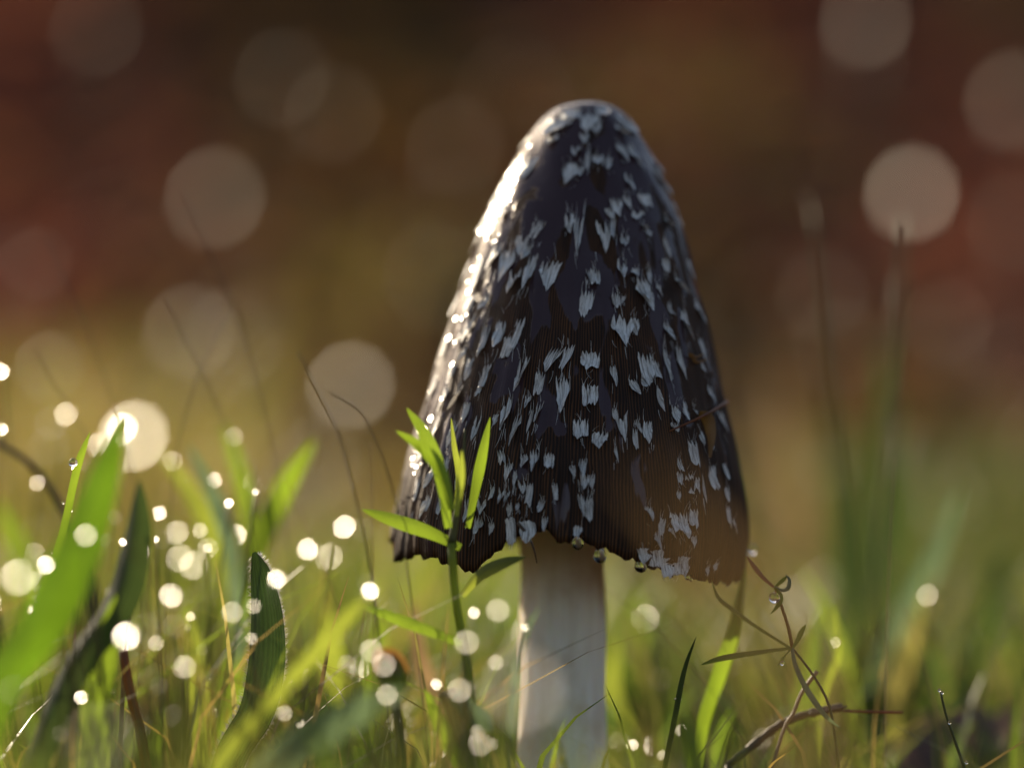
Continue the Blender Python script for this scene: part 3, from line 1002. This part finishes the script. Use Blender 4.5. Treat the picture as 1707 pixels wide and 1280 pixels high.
# bright beads of dew hanging in the grass
NEAR = [(222, 727, 118, 'mid'), (203, 714, 52, 'bright'), (165, 742, 42, 'mid'), (85, 705, 60, 'dim'), (82, 745, 70, 'dim'), (210, 1060, 50, 'bright'),
        (417, 847, 33, 'bright'), (393, 893, 36, 'bright'), (388, 926, 34, 'mid'), (232, 918, 36, 'mid'), (300, 930, 46, 'mid'), (322, 942, 48, 'mid'),
        (513, 915, 36, 'bright'), (574, 878, 38, 'bright'), (548, 928, 46, 'mid'), (567, 930, 42, 'dim'), (606, 882, 42, 'dim'), (476, 947, 30, 'mid'),
        (461, 965, 34, 'bright'), (617, 985, 33, 'bright'), (612, 972, 34, 'dim'), (285, 993, 42, 'bright'), (387, 1020, 36, 'mid'), (423, 1010, 26, 'mid'),
        (480, 1141, 28, 'bright'), (286, 1192, 38, 'mid'), (148, 1140, 24, 'bright'), (135, 1162, 24, 'bright'), (830, 1017, 40, 'mid'), (790, 1021, 21, 'bright'),
        (778, 1070, 42, 'mid'), (1546, 992, 38, 'mid'), (1055, 1241, 20, 'bright'), (1104, 1258, 18, 'mid'), (1188, 1255, 28, 'bright'), (30, 962, 62, 'mid'),
        (46, 1012, 22, 'bright'), (645, 1158, 36, 'mid'), (660, 1168, 28, 'dim'), (2, 620, 28, 'bright'), (4, 716, 20, 'bright'), (420, 800, 28, 'dim'),
        (418, 775, 26, 'faint'), (62, 805, 28, 'mid'), (820, 1160, 44, 'dim'), (800, 1240, 40, 'mid'), (798, 1222, 30, 'mid'), (1060, 1030, 70, 'faint'),
        (1090, 1060, 78, 'faint'), (1070, 1010, 60, 'faint'), (1050, 1120, 62, 'faint'), (1100, 1130, 44, 'faint'), (1212, 1158, 38, 'faint'), (1500, 475, 62, 'faint'),
        (1230, 1065, 44, 'faint'), (265, 1142, 30, 'dim'), (100, 1222, 28, 'dim'), (595, 1060, 44, 'faint'), (500, 1050, 60, 'faint'), (22, 1150, 52, 'dim'),
        (192, 862, 26, 'dim'), (178, 900, 24, 'dim'), (158, 920, 24, 'mid'), (146, 942, 24, 'mid'), (136, 958, 20, 'mid'), (126, 984, 20, 'dim'), (108, 1018, 20, 'mid'), (100, 1026, 16, 'bright'), (110, 690, 40, 'mid'), (145, 775, 26, 'dim'), (1555, 885, 40, 'faint')]
br = random.Random(31)
for k_ in range(46):
    cxp, cyp = br.choice(((60, 1000), (150, 960), (250, 900), (300, 1080), (400, 880), (540, 900), (600, 1100), (740, 1080), (800, 1180), (820, 1100), (470, 1180), (1080, 1230)))
    NEAR.append((cxp + br.gauss(0, 38), min(1262, cyp + br.gauss(0, 34)), br.choice((12, 16, 20, 26, 34, 40)), br.choice(('bright', 'mid', 'mid', 'dim', 'dim'))))
for px, py, dm, cl in NEAR:
    size = 'tiny' if dm < 26 else 'small' if dm < 36 else 'fairly large' if dm < 56 else 'large'
    lab = size + ' ' + SHINE[cl] + ' dew bead ' + where(px, py, NEAR_A)
    o, p_, a = dew('dew_drop', px, py, dm, cl, lab, 'dew beads sparkling in the grass', 'dew drop', k=.105, front=((py > 955 and px < 900) or (100 <= px <= 195 and py > 855)))
    stalk(p_ - Vector((0, -.0003, a * .1)), .00022, 'stalk under ' + lab, 'stalks carrying the dew beads', 'olive')

# beads in front of the focus, drawn large and thin
for px, py, dm, cl, lab in [(872, 1148, 148, 'far', 'faint dew bead on a blade before the white stem'),
                            (165, 1232, 128, 'dim', 'pale dew bead low before the broad green blade')]:
    o, p_, a = dew('dew_drop', px, py, dm, cl, lab, None, 'dew drop', front=True, k=.10)
    stalk(p_ - Vector((0, -.0003, a * .1)), .00018, 'hair thin stalk carrying the ' + lab.split(' before')[0].split(' low')[0].split(' hanging')[0] + ' before ' + {872: 'the stem', 165: 'the broad blade', 1180: 'the cap'}[px], None, 'olive')


# ------------------------------------------------------------------ plants placed one by one
DEWY = []


def grass_blade(name, pix, y, width, mat, label, cat='grass blade', group=None, y2=None, ground=True, **kw):
    pts = path(pix, y, y2, ground)
    vv, ff, uu = blade_geo(pts, width * MM, **kw)
    DEWY.append((vv, label))
    return tag(build(name, vv, ff, M[mat], origin=pts[-1], uv=uu), label, cat, group)


def stem_thing(name, pix, y, r0, r1, mat, label, cat='stem', group=None, y2=None, ground=True, **kw):
    pts = path(pix, y, y2, ground)
    vv, ff, uu = tube_geo(pts, r0 * MM, r1 * MM, **kw)
    return tag(build(name, vv, ff, M[mat], origin=pts[-1], uv=uu), label, cat, group)


# the narrow-leaved plant before the cap's left edge
pts = path([(752, 905), (760, 1000), (776, 1090), (788, 1190)], .330)
plant = thing('narrow_leaved_plant', pts[-1], 'bright green narrow leaved plant growing before the left edge of the cap', 'plant')
vv, ff, uu = tube_geo(pts, .5 * MM, .6 * MM); build('stem', vv, ff, M['yellowgreen'], plant, uv=uu)
vv, ff, uu = tube_geo(path([(775, 715), (771, 790), (762, 850), (752, 910)], .331, ground=False), .12 * MM, .55 * MM); build('shoot', vv, ff, M['olive'], plant, uv=uu)
for pix, y, w, m_, fc in [([(678, 680), (708, 722), (735, 790), (748, 880)], .329, 1.8, 'green', .3),
                          ([(660, 718), (700, 745), (735, 785), (752, 850)], .327, 1.6, 'green', -.3),
                          ([(817, 695), (806, 750), (794, 810), (780, 880)], .333, 1.3, 'green', .1),
                          ([(603, 849), (650, 864), (715, 886), (768, 912)], .331, 1.8, 'green', .3),
                          ([(877, 928), (838, 938), (800, 958), (770, 992)], .331, 1.6, 'yellowgreen', -.3),
                          ([(598, 1007), (650, 1026), (710, 1048), (770, 1072)], .328, 1.5, 'green', .3),
                          ([(752, 696), (757, 740), (764, 790), (758, 850)], .333, .7, 'yellowgreen', .2),
                          ([(770, 750), (768, 800), (760, 860)], .327, 1.0, 'yellowgreen', .2)]:
    vv, ff, uu = blade_geo(path(pix, y, ground=False), w * MM, face=fc, wmax=.55, base=.5, fold=.3)
    build('leaf', vv, ff, M[m_], plant, uv=uu)

grass_blade('grass_shoot', [(208, 688), (180, 790), (142, 910), (82, 1040), (10, 1150)], .298, 5.4, 'broad_green',
            'very broad bright green blade rising left of the curled leaf', fold=.55, face=.35, wmax=.55, n=24)
grass_blade('grass_shoot', [(232, 800), (222, 900), (190, 1010), (110, 1130)], .318, 5.0, 'dark_green',
            'darker broad blade close behind the very broad bright blade', fold=.4, face=-.7)
B = grass_blade('grass_shoot', [(150, 720), (128, 782), (104, 890), (66, 1000), (30, 1090)], .3372, .95, 'green',
                'slender sharp green blade tip carrying a clear drop', fold=.25, wmax=.2)
water_drop('water_drop', P(122, 771, .3365), 7.5 * .34 / F, 'clear water drop clinging to the slender sharp blade tip', None, BEAD)
for i, (px, py) in enumerate([(105, 838), (86, 921), (58, 997), (64, 988), (78, 982), (90, 930), (69, 1010), (60, 1001)]):
    water_drop('water_drop', P(px, py, .3362), random.uniform(1.6, 2.6) * .34 / F, 'tiny water bead strung along the slender sharp blade', 'beads along the slender blade', BEAD)
stem_thing('dead_stem', [(-10, 735), (40, 765), (85, 815), (122, 885), (150, 990)], .366, .4, .55, 'brown_stem', 'dark brown arching stem crossing behind the slender sharp blade')

# the curled hairy leaf
pts = path([(424, 920), (440, 960), (452, 1030), (452, 1110), (434, 1190), (392, 1262)], .3372)
curl = thing('curled_leaf', pts[-1], 'dark grey green curled leaf with silvery hairy edges standing upright', 'leaf')
vv, ff, uu = blade_geo(pts, 4.6 * MM, n=30, fold=.8, face=.3, wmax=.55, base=.8, tip=.1)
lf = build('leaf', vv, ff, M['hairy'], curl, uv=uu)
hv, hf = [], []
c_ = np.array([tuple(q) for q in vv]).reshape(30, 5, 3)
for e in (0, 4):
    for i in range(600):
        u = random.uniform(.5, 28.4)
        k = int(u)
        a = Vector(c_[k, e]).lerp(Vector(c_[k + 1, e]), u - k)
        outw = (Vector(c_[k, e]) - Vector(c_[k, 2])).normalized() + Vector((random.uniform(-.6, .6), random.uniform(-.6, .6), random.uniform(-.3, .6)))
        tip_ = a + outw.normalized() * random.uniform(.35, .9) * MM
        s = Vector((0, 0, 1)).cross(outw).normalized() * .00008
        b0 = len(hv)
        hv += [a - s, a + s, tip_]
        hf.append((b0, b0 + 1, b0 + 2))
hh = build('hair_fringe', hv, hf, M['scale'], curl, uv=[(0, 0)] * len(hv))
hh['kind'] = 'stuff'

grass_blade('grass_shoot', [(640, 968), (565, 1045), (480, 1140), (360, 1280)], .304, 1.8, 'yellowgreen', 'pale yellow green blade crossing the foot of the curled leaf', fold=.2, face=.3)
grass_blade('grass_shoot', [(676, 1148), (570, 1205), (450, 1290)], .298, 4.6, 'glaucous', 'bluish green blade sprawling over the grass near the orange bud', fold=.3, face=.5)
grass_blade('grass_shoot', [(708, 1148), (738, 1215), (785, 1300)], .326, 2.2, 'green', 'short green blade leaning against the pale cut straw', fold=.3)
grass_blade('grass_shoot', [(690, 1000), (700, 1090), (735, 1200), (760, 1290)], .372, 2.4, 'straw', 'dry tan blade behind the bluish sprawling blade', fold=.2)
pts = path([(745, 1150), (760, 1195), (778, 1262)], .327)
straw = thing('cut_straw', pts[-1], 'short pale cut straw with a white tip left of the stem', 'straw')
vv, ff, uu = tube_geo(pts, 1.15 * MM, 1.0 * MM); build('stalk', vv, ff, M['straw'], straw, uv=uu)
vv, ff, uu = blade_geo(path([(822, 1216), (790, 1190), (756, 1158)], .325, ground=False), 2.4 * MM, tip=.3); build('sheath', vv, ff, M['glaucous'], straw, uv=uu)
# bud
pts = path([(655, 1150), (665, 1200), (672, 1290)], .320)
bud = thing('flower_bud', pts[-1], 'small yellow green bud with an orange tip above the bluish blade', 'bud')
vv, ff, uu = tube_geo(pts, .5 * MM, .5 * MM); build('stalk', vv, ff, M['olive'], bud, uv=uu)
bc = P(652, 1122, .320)
bv, bf = [], []
for i in range(11):
    a = math.pi * i / 10
    for j in range(14):
        q = 2 * math.pi * j / 14
        r = math.sin(a) * (1.7 + .12 * math.cos(q * 5)) * MM * (1 - .3 * (math.cos(a) > 0) * math.cos(a)) + .00003
        bv.append(bc + Vector((r * math.cos(q) - math.cos(a) * .5 * MM, r * math.sin(q), math.cos(a) * 2.3 * MM)))
for i in range(10):
    for j in range(14):
        k = (j + 1) % 14
        bf.append((i * 14 + j, i * 14 + k, (i + 1) * 14 + k, (i + 1) * 14 + j))
build('sepals', bv, bf, M['yellowgreen'], bud, uv=[(0, 0)] * len(bv))
for q in range(5):
    a = 2 * math.pi * q / 5
    tip_ = bc + Vector((-1.0 * MM + .5 * MM * math.cos(a), .5 * MM * math.sin(a), 2.9 * MM))
    mid = bc + Vector((1.25 * MM * math.cos(a) - .4 * MM, 1.25 * MM * math.sin(a), 1.5 * MM))
    lo = bc + Vector((1.75 * MM * math.cos(a), 1.75 * MM * math.sin(a), 0))
    vv, ff, uu = blade_geo([tip_, mid, lo], 1.3 * MM, n=7); build('petal', vv, ff, M['amber'], bud, uv=uu)

for pix, y, w, m_, lab, fc in [
    ([(525, 733), (482, 800), (440, 890), (410, 1000)], .384, 3.2, 'green', 'blurred green blade arching behind the tip of the curled leaf', .2),
    ([(266, 752), (325, 832), (366, 920), (385, 1020)], .392, 2.8, 'yellowgreen', 'blurred yellow green blade leaning left behind the dew beads', -.2),
    ([(312, 738), (356, 822), (384, 905), (395, 1010)], .378, 2.4, 'glaucous', 'blurred blue green blade leaning left beside a yellow green one', .3),
    ([(372, 705), (392, 760), (415, 850), (420, 960)], .39, 2.2, 'green', 'blurred narrow green blade between two leaning blades', .1),
    ([(192, 990), (170, 1120), (150, 1290)], .318, 3.4, 'green', 'short broad green blade left of the red brown stem', .2),
    ([(470, 1000), (430, 1080), (380, 1200), (350, 1290)], .375, 3.0, 'green', 'blurred green blade directly behind the curled leaf', .4),
    ([(545, 1010), (560, 1120), (580, 1290)], .385, 3.2, 'yellowgreen', 'blurred yellow blade upright behind the pale crossing blade', .2),
    ([(640, 1020), (620, 1130), (600, 1290)], .395, 3.6, 'green', 'blurred soft green blade behind the orange tipped bud', .3),
    ([(310, 1010), (330, 1120), (345, 1290)], .370, 3.0, 'yellowgreen', 'blurred yellow green blade right of the red brown stem', .3),
    ([(-5, 830), (40, 930), (60, 1060), (70, 1290)], .40, 3.4, 'green', 'blurred green blade behind the slender sharp blade', .3),
    ([(1243, 938), (1226, 1045), (1200, 1125), (1172, 1210)], .3525, 2.0, 'green', 'bright green blade rising to the right end of the cap rim', .3),
    ([(1161, 1060), (1142, 1118), (1126, 1200), (1108, 1290)], .340, 1.1, 'dark_green', 'thin dark green blade with a lit edge under the cap', .9),
    ([(1392, 1008), (1397, 1085), (1376, 1145), (1365, 1200)], .365, .9, 'yellowgreen', 'short yellow green blade right of the whorled plant', .2),
    ([(1602, 812), (1548, 958), (1492, 1070), (1452, 1200)], .415, 4.0, 'glaucous', 'pale blue green blade slanting beside the tall dark blades', .3),
    ([(1475, 560), (1482, 760), (1478, 960), (1470, 1180)], .50, 4.6, 'dark_green', 'tallest of the blurred dark blades right of the mushroom', .4),
    ([(1425, 680), (1432, 850), (1440, 1000), (1436, 1180)], .48, 4.0, 'dark_green', 'blurred dark blade beside the tallest one', -.3),
    ([(1520, 720), (1505, 880), (1490, 1020), (1480, 1180)], .52, 4.4, 'dark_green', 'blurred dark blade leaning right behind the pale slanting one', .3),
    ([(1385, 790), (1395, 920), (1405, 1040), (1410, 1180)], .47, 3.2, 'dark_green', 'shortest blurred dark blade in the clump of tall blades', .2),
    ([(1290, 620), (1310, 760), (1330, 900), (1345, 1100)], .62, 5.0, 'straw', 'blurred tan dry blade between the mushroom and the dark blades', .2),
    ([(1135, 1190), (1150, 1230), (1165, 1300)], .30, 2.2, 'green', 'blurred short green blade before the twig', .2),
    ([(1340, 1200), (1352, 1240), (1365, 1300)], .30, 2.2, 'green', 'blurred short green blade below the twig', .1),
    ([(1030, 1060), (1020, 1150), (1050, 1240), (1075, 1290)], .40, 2.4, 'yellowgreen', 'yellow green blade close behind the mushroom stem', .2),
    ([(1062, 990), (1072, 1110), (1090, 1290)], .42, 2.6, 'green', 'upright soft green blade just right of the mushroom stem', .3),
    ([(1690, 900), (1650, 1010), (1600, 1150), (1580, 1290)], .45, 3.5, 'dark_green', 'blurred dark blade at the far side of the thin beaded stem', .3),
    ([(1060, 770), (1165, 900), (1262, 1040), (1345, 1200)], .190, 1.4, 'dead_leaf', 'strongly blurred brown dead blade before the cap rim', .2),
    ([(900, 1010), (875, 1060), (858, 1140), (850, 1290)], .318, .9, 'glaucous', 'grey green blade leaning across the left side of the stem', .3)]:
    grass_blade('grass_shoot', pix, y, w, m_, lab, face=fc, fold=.3)

# fine dry wisps: hair-thin dead grass between the blades
wr = np.random.default_rng(77)
wv, wf = [], []
for k in range(40):
    y_ = wr.uniform(.346, .385)
    x_ = wr.uniform(-.075, -.008) if wr.uniform() < .75 else wr.uniform(.03, .07)
    h_ = wr.uniform(.022, .046)
    le = wr.uniform(-.9, .35) * h_
    g_ = Vector((x_, y_, float(terrain(x_, y_)) - .001))
    top = g_ + Vector((le, wr.uniform(-.004, .004), h_))
    mid = g_.lerp(top, .55) + Vector((-le * .12, 0, h_ * .03))
    vv, ff, uu = tube_geo([top, mid, g_], .00004, .00008, n=6, sides=4, cap=False)
    b0 = len(wv)
    wv += vv
    wf += [tuple(b0 + q for q in f_) for f_ in ff]
tag(build('dry_wisps', wv, wf, M['straw'], uv=[(0, 0)] * len(wv)), 'hair thin dead grass wisps leaning among the green shoots', 'dry grass', kind='stuff')

# thin dark stems leaning in the background
for pix, y, r, lab in [([(497, 587), (530, 650), (565, 725), (600, 860), (625, 1000)], .352, .26, 'thin dark stem leaning left across the golden disc left of the cap'),
                       ([(551, 655), (590, 676), (612, 705), (650, 800), (680, 950)], .350, .20, 'bent thin dark stem close to the left side of the cap'),
                       ([(275, 500), (305, 560), (345, 640), (400, 780), (430, 950)], .358, .17, 'thin dark stem leaning left above the arching green blade'),
                       ([(389, 517), (355, 570), (322, 650), (290, 780), (280, 980)], .358, .17, 'thin dark stem leaning right and crossing another'),
                       ([(305, 320), (330, 375), (355, 430), (420, 600), (480, 900)], .362, .19, 'tallest thin dark stem leaning left far from the cap'),
                       ([(80, 400), (105, 460), (150, 560), (220, 780), (250, 1000)], .364, .17, 'thin dark stem leaning left above the broad green blade'),
                       ([(60, 585), (90, 640), (130, 700), (200, 850), (230, 1000)], .36, .17, 'short thin dark stem leaning left near the pale discs')]:
    stem_thing('thin_stem', pix, y, r * .35, r * .45, 'brown_stem', lab, group=None)
stem_thing('tall_stem', [(1353, 345), (1373, 520), (1395, 720), (1418, 950)], .405, .24, .4, 'olive', 'tall thin olive stem tipped with a grey bead')
dew('dew_drop', 1346, 333, 38, 'faint', 'greyish dew bead on the tip of the tall olive stem', None, 'dew drop', depth=.405)
stem_thing('tall_stem', [(1507, 362), (1502, 500), (1486, 720), (1455, 1000)], .41, .3, .55, 'olive', 'tall brownish stem with a dark tip standing before the brightest disc')
stem_thing('red_stem', [(205, 1085), (216, 1150), (236, 1230)], .333, .55, .7, 'red_stem', 'short translucent red brown stem among the green blades')
stem_thing('hooked_hair', [(502, 1205), (493, 1202), (491, 1215), (497, 1240), (500, 1290)], .3375, .06, .13, 'brown_stem', 'tiny hooked brown seed hair right of the curled leaf', 'seed hair')
stem_thing('fuzzy_stem', [(208, 985), (215, 1020), (212, 1060), (205, 1150)], .338, .22, .3, 'straw', 'short pale fuzzy stem tip above the red brown stem')

# whorled plant right of the mushroom
pts = path([(1321, 1080), (1352, 1120), (1380, 1170), (1392, 1230)], .339)
wp = thing('whorled_plant', pts[-1], 'small wiry plant with whorled narrow leaves right of the mushroom', 'plant')
vv, ff, uu = tube_geo(pts, .14 * MM, .2 * MM); build('stem', vv, ff, M['olive'], wp, uv=uu)
vv, ff, uu = tube_geo(path([(1292, 978), (1302, 1008), (1314, 1045), (1321, 1080)], .338, ground=False), .17 * MM, .22 * MM); build('stem', vv, ff, M['amber'], wp, uv=uu)
for pix, w, m_, fc in [([(1168, 1108), (1200, 1097), (1255, 1088), (1318, 1080)], 1.0, 'yellowgreen', .3),
                       ([(1186, 966), (1197, 995), (1222, 1016), (1262, 1045), (1318, 1080)], .75, 'yellowgreen', .2),
                       ([(1344, 1040), (1337, 1052), (1330, 1066), (1322, 1080)], .9, 'yellowgreen', .2),
                       ([(1402, 1214), (1375, 1192), (1345, 1150), (1326, 1110), (1320, 1080)], 1.0, 'glaucous', .3),
                       ([(1296, 1112), (1304, 1098), (1320, 1080)], .4, 'yellowgreen', .2),
                       ([(1244, 926), (1256, 942), (1272, 962), (1290, 978)], .8, 'red_stem', .3),
                       ([(1309, 957), (1316, 966), (1314, 980), (1304, 984), (1292, 978)], .7, 'glaucous', .3),
                       ([(1312, 960), (1304, 968), (1292, 978)], .7, 'green', .3),
                       ([(1285, 1023), (1297, 1008), (1302, 995), (1292, 978)], .8, 'green', .2)]:
    vv, ff, uu = blade_geo(path(pix, .3375, ground=False), w * .75 * MM, face=fc, wmax=.5, base=.5, n=14)
    build('leaf', vv, ff, M[m_], wp, uv=uu)
water_drop('water_drop', P(1291, 996, .3372), 9.5 * .34 / F, 'bright water drop held between leaves of the whorled plant', None, BEAD)
water_drop('water_drop', P(1304, 1105, .3372), 4 * .34 / F, 'tiny water bead under the lower whorl of the wiry plant', None, BEAD)

# twigs and litter on the ground
pts = path([(1405, 1178), (1345, 1190), (1292, 1213), (1215, 1275)], .347, ground=False)
tw = thing('twig', to_ground(pts[-1]), 'dark rough twig lying right of the mushroom foot', 'twig')
vv, ff, uu = tube_geo(pts, .52 * MM, .45 * MM, n=26, wob=.22); build('stick', vv, ff, M['brown_stem'], tw, uv=uu)
vv, ff, uu = tube_geo(path([(1412, 1177), (1380, 1184), (1350, 1190)], .346, ground=False), .12 * MM, .3 * MM); build('side_shoot', vv, ff, M['brown_stem'], tw, uv=uu)
vv, ff, uu = tube_geo([pts[-1], to_ground(pts[-1])], .6 * MM, .5 * MM, n=5, wob=.2); build('stick', vv, ff, M['brown_stem'], tw, uv=uu)
stem_thing('dry_stalk', [(1362, 1118), (1338, 1152), (1322, 1190), (1306, 1218)], .344, .26, .2, 'straw', 'dry beige broken stalk leaning on the twig', 'stalk')
stem_thing('conifer_needle', [(1505, 1187), (1450, 1186), (1405, 1184)], .346, .16, .2, 'red_stem', 'reddish needle lying level at the end of the twig', 'needle', ground=False)
stem_thing('beaded_stem', [(1567, 1150), (1578, 1195), (1592, 1235), (1610, 1290)], .339, .14, .22, 'olive', 'thin olive stem with tiny beads right of the twig')
for px, py in [(1566, 1150), (1571, 1154), (1583, 1204), (1611, 1270)]:
    water_drop('water_drop', P(px, py, .338), random.uniform(2.0, 3) * .34 / F, 'tiny water bead on the thin olive stem', 'beads on the thin olive stem', BEAD)


def dead_leaf(cx, cy_, y, ln, wd, rz, tilt, mat, label):
    c = P(cx, cy_, y)
    rot = Matrix.Rotation(rz, 3, 'Z') @ Matrix.Rotation(tilt, 3, 'X')
    v, f, u = [], [], []
    n, mcol = 14, 9
    for i in range(n):
        s = i / (n - 1)
        w = wd * (math.sin(math.pi * min(.985, max(.02, s))) ** .7) * (1 + .12 * math.sin(i * 2.4))
        for j in range(mcol):
            q = j / (mcol - 1) * 2 - 1
            v.append(c + rot @ Vector(((s - .5) * ln, q * w / 2, .25 * abs(q) ** 1.5 * w + .3 * (s - .5) ** 2 * ln + .03 * wd * math.sin(s * 14 + q * 3))))
            u.append((j / (mcol - 1), s))
    for i in range(n - 1):
        for j in range(mcol - 1):
            a = i * mcol + j
            f.append((a, a + 1, a + mcol + 1, a + mcol))
    g = Vector((c.x, c.y, float(terrain(c.x, c.y))))
    lo = min(q.z for q in v) - g.z
    v = [q - Vector((0, 0, lo - .0005)) for q in v] if lo > .003 else v
    return tag(build('fallen_leaf', v, f, M[mat], origin=g, uv=u), label, 'leaf')


dead_leaf(1660, 1300, .395, .036, .020, .3, .7, 'mauve_leaf', 'mauve brown curled fallen leaf beyond the thin beaded stem')
dead_leaf(1540, 1130, .47, .030, .018, 1.1, .8, 'mauve_leaf', 'small mauve fallen leaf at the foot of the dark blades')
dead_leaf(250, 1230, .40, .030, .018, -.5, .6, 'dead_leaf', 'brown fallen leaf lying behind the red brown stem')
dead_leaf(560, 1150, .46, .034, .020, .6, .6, 'dead_leaf', 'brown fallen leaf in the grass behind the orange tipped bud')

# bits caught on the cap
def on_cap(px, py, lift): 
    ph, z_ = cap_from_px(px, py)
    return cap_pt(ph, z_, lift)[0]


npts = [on_cap(1113, 720, .0004), on_cap(1160, 698, .0012), on_cap(1205, 672, .0006)]
vv, ff, uu = tube_geo(npts, .09 * MM, .24 * MM, n=10, sides=6)
tag(build('plant_stalk', vv, ff, M['red_stem'], origin=npts[1], uv=uu), 'short reddish dry stalk stuck across the right side of the cap', 'stalk')
for (pl, w, nm, lab) in [([(1160, 688), (1172, 705), (1178, 730), (1176, 765)], 1.9, 'leaf_scrap', 'torn amber leaf scrap stuck on the cap under the dry stalk'),
                         ([(1140, 592), (1152, 598), (1166, 592)], .6, 'leaf_scrap', 'tiny orange scrap stuck high on the right side of the cap'),
                         ([(1146, 602), (1158, 606), (1172, 600)], .5, 'leaf_scrap', 'tiny orange scrap just under another on the cap')]:
    q = [on_cap(a, b_, .0007) for a, b_ in pl]
    vv, ff, uu = blade_geo(q, w * MM, n=10, fold=.3, wmax=.3, base=.15)
    tag(build(nm, vv, ff, M['amber'], origin=q[0], uv=uu), lab, 'leaf scrap')
q = [on_cap(866, 872, .0008), P(880, 892, .3335), P(890, 915, .3335), P(895, 938, .334)]
vv, ff, uu = tube_geo(q, .22 * MM, .07 * MM, n=12, sides=6)
tag(build('conifer_needle', vv, ff, M['brown_stem'], origin=q[0], uv=uu), 'curved brown needle hanging off the torn veil at the cap rim', 'needle')
# dew along the sunlit left edge of the cap
for i in range(46):
    t = random.choice((.04, .1, .16, .2, .26, .34, .45, .52, .6, .72, .8, .9)) + random.gauss(0, .03)
    py = 236 + max(0, min(1, t)) * 610
    y_ = py
    rx = float(np.interp(y_, [p_[0] for p_ in PROF], [p_[1] for p_ in PROF]))
    ax_ = 977 - (y_ - 200) * 27 / 700
    px = ax_ - rx * random.uniform(.87, .985)
    ph, z_ = cap_from_px(px, y_)
    q, n_, l_ = cap_pt(ph, z_, .00012)
    v = (CAM - q).normalized()
    h = (TO_SUN + v).normalized()
    nn = (n_ * .5 + h).normalized()
    o = bpy.data.objects.new('dew_drop', LENS['bright'])
    COL.objects.link(o)
    t1 = (v - h * h.dot(v)).normalized()
    a = random.choice((.10, .14, .2, .28, .36)) * MM * random.uniform(.8, 1.2)
    o.matrix_world = Matrix.Translation(q) @ Matrix((t1, h.cross(t1), h)).transposed().to_4x4() @ Matrix.Diagonal((a * 1.3, a, a, 1))
    tag(o, 'tiny dew bead glittering on the sunlit left edge of the cap', 'dew drop', 'dew beads on the left edge of the cap')

# dew along the edges of the shoots
dr = random.Random(5)
for vv, lab in DEWY:
    n = len(vv) // 5
    if any(w_ in lab for w_ in ('dead', 'tan ', 'dark blade', 'blurred dark', 'pale blue')): continue
    for q in range(dr.choice((2, 3, 4))):
        i = dr.randrange(1, max(2, int(n * .7)))
        e = dr.choice((0, 4, 4, 2))
        p_ = vv[i * 5 + e]
        px = 853.5 + F * p_.x / p_.y
        b_ = APER * abs(p_.y - FOCUS) / p_.y
        v = (CAM - p_).normalized()
        h = (TO_SUN + v).normalized()
        t1 = (v - h * h.dot(v)).normalized()
        a = max(b_ * .105 * p_.y / FOCUS, .00016)
        o = bpy.data.objects.new('dew_drop', LENS[dr.choice(('bright', 'bright', 'mid', 'mid', 'dim'))])
        COL.objects.link(o)
        o.matrix_world = Matrix.Translation(p_ + h * a * .2) @ Matrix((t1, h.cross(t1), h)).transposed().to_4x4() @ Matrix.Diagonal((a * 1.6, a, a, 1))
        words = lab.split()
        tag(o, 'dew bead on the ' + ' '.join(words[:12]), 'dew drop', 'dew beads along the grass shoots')
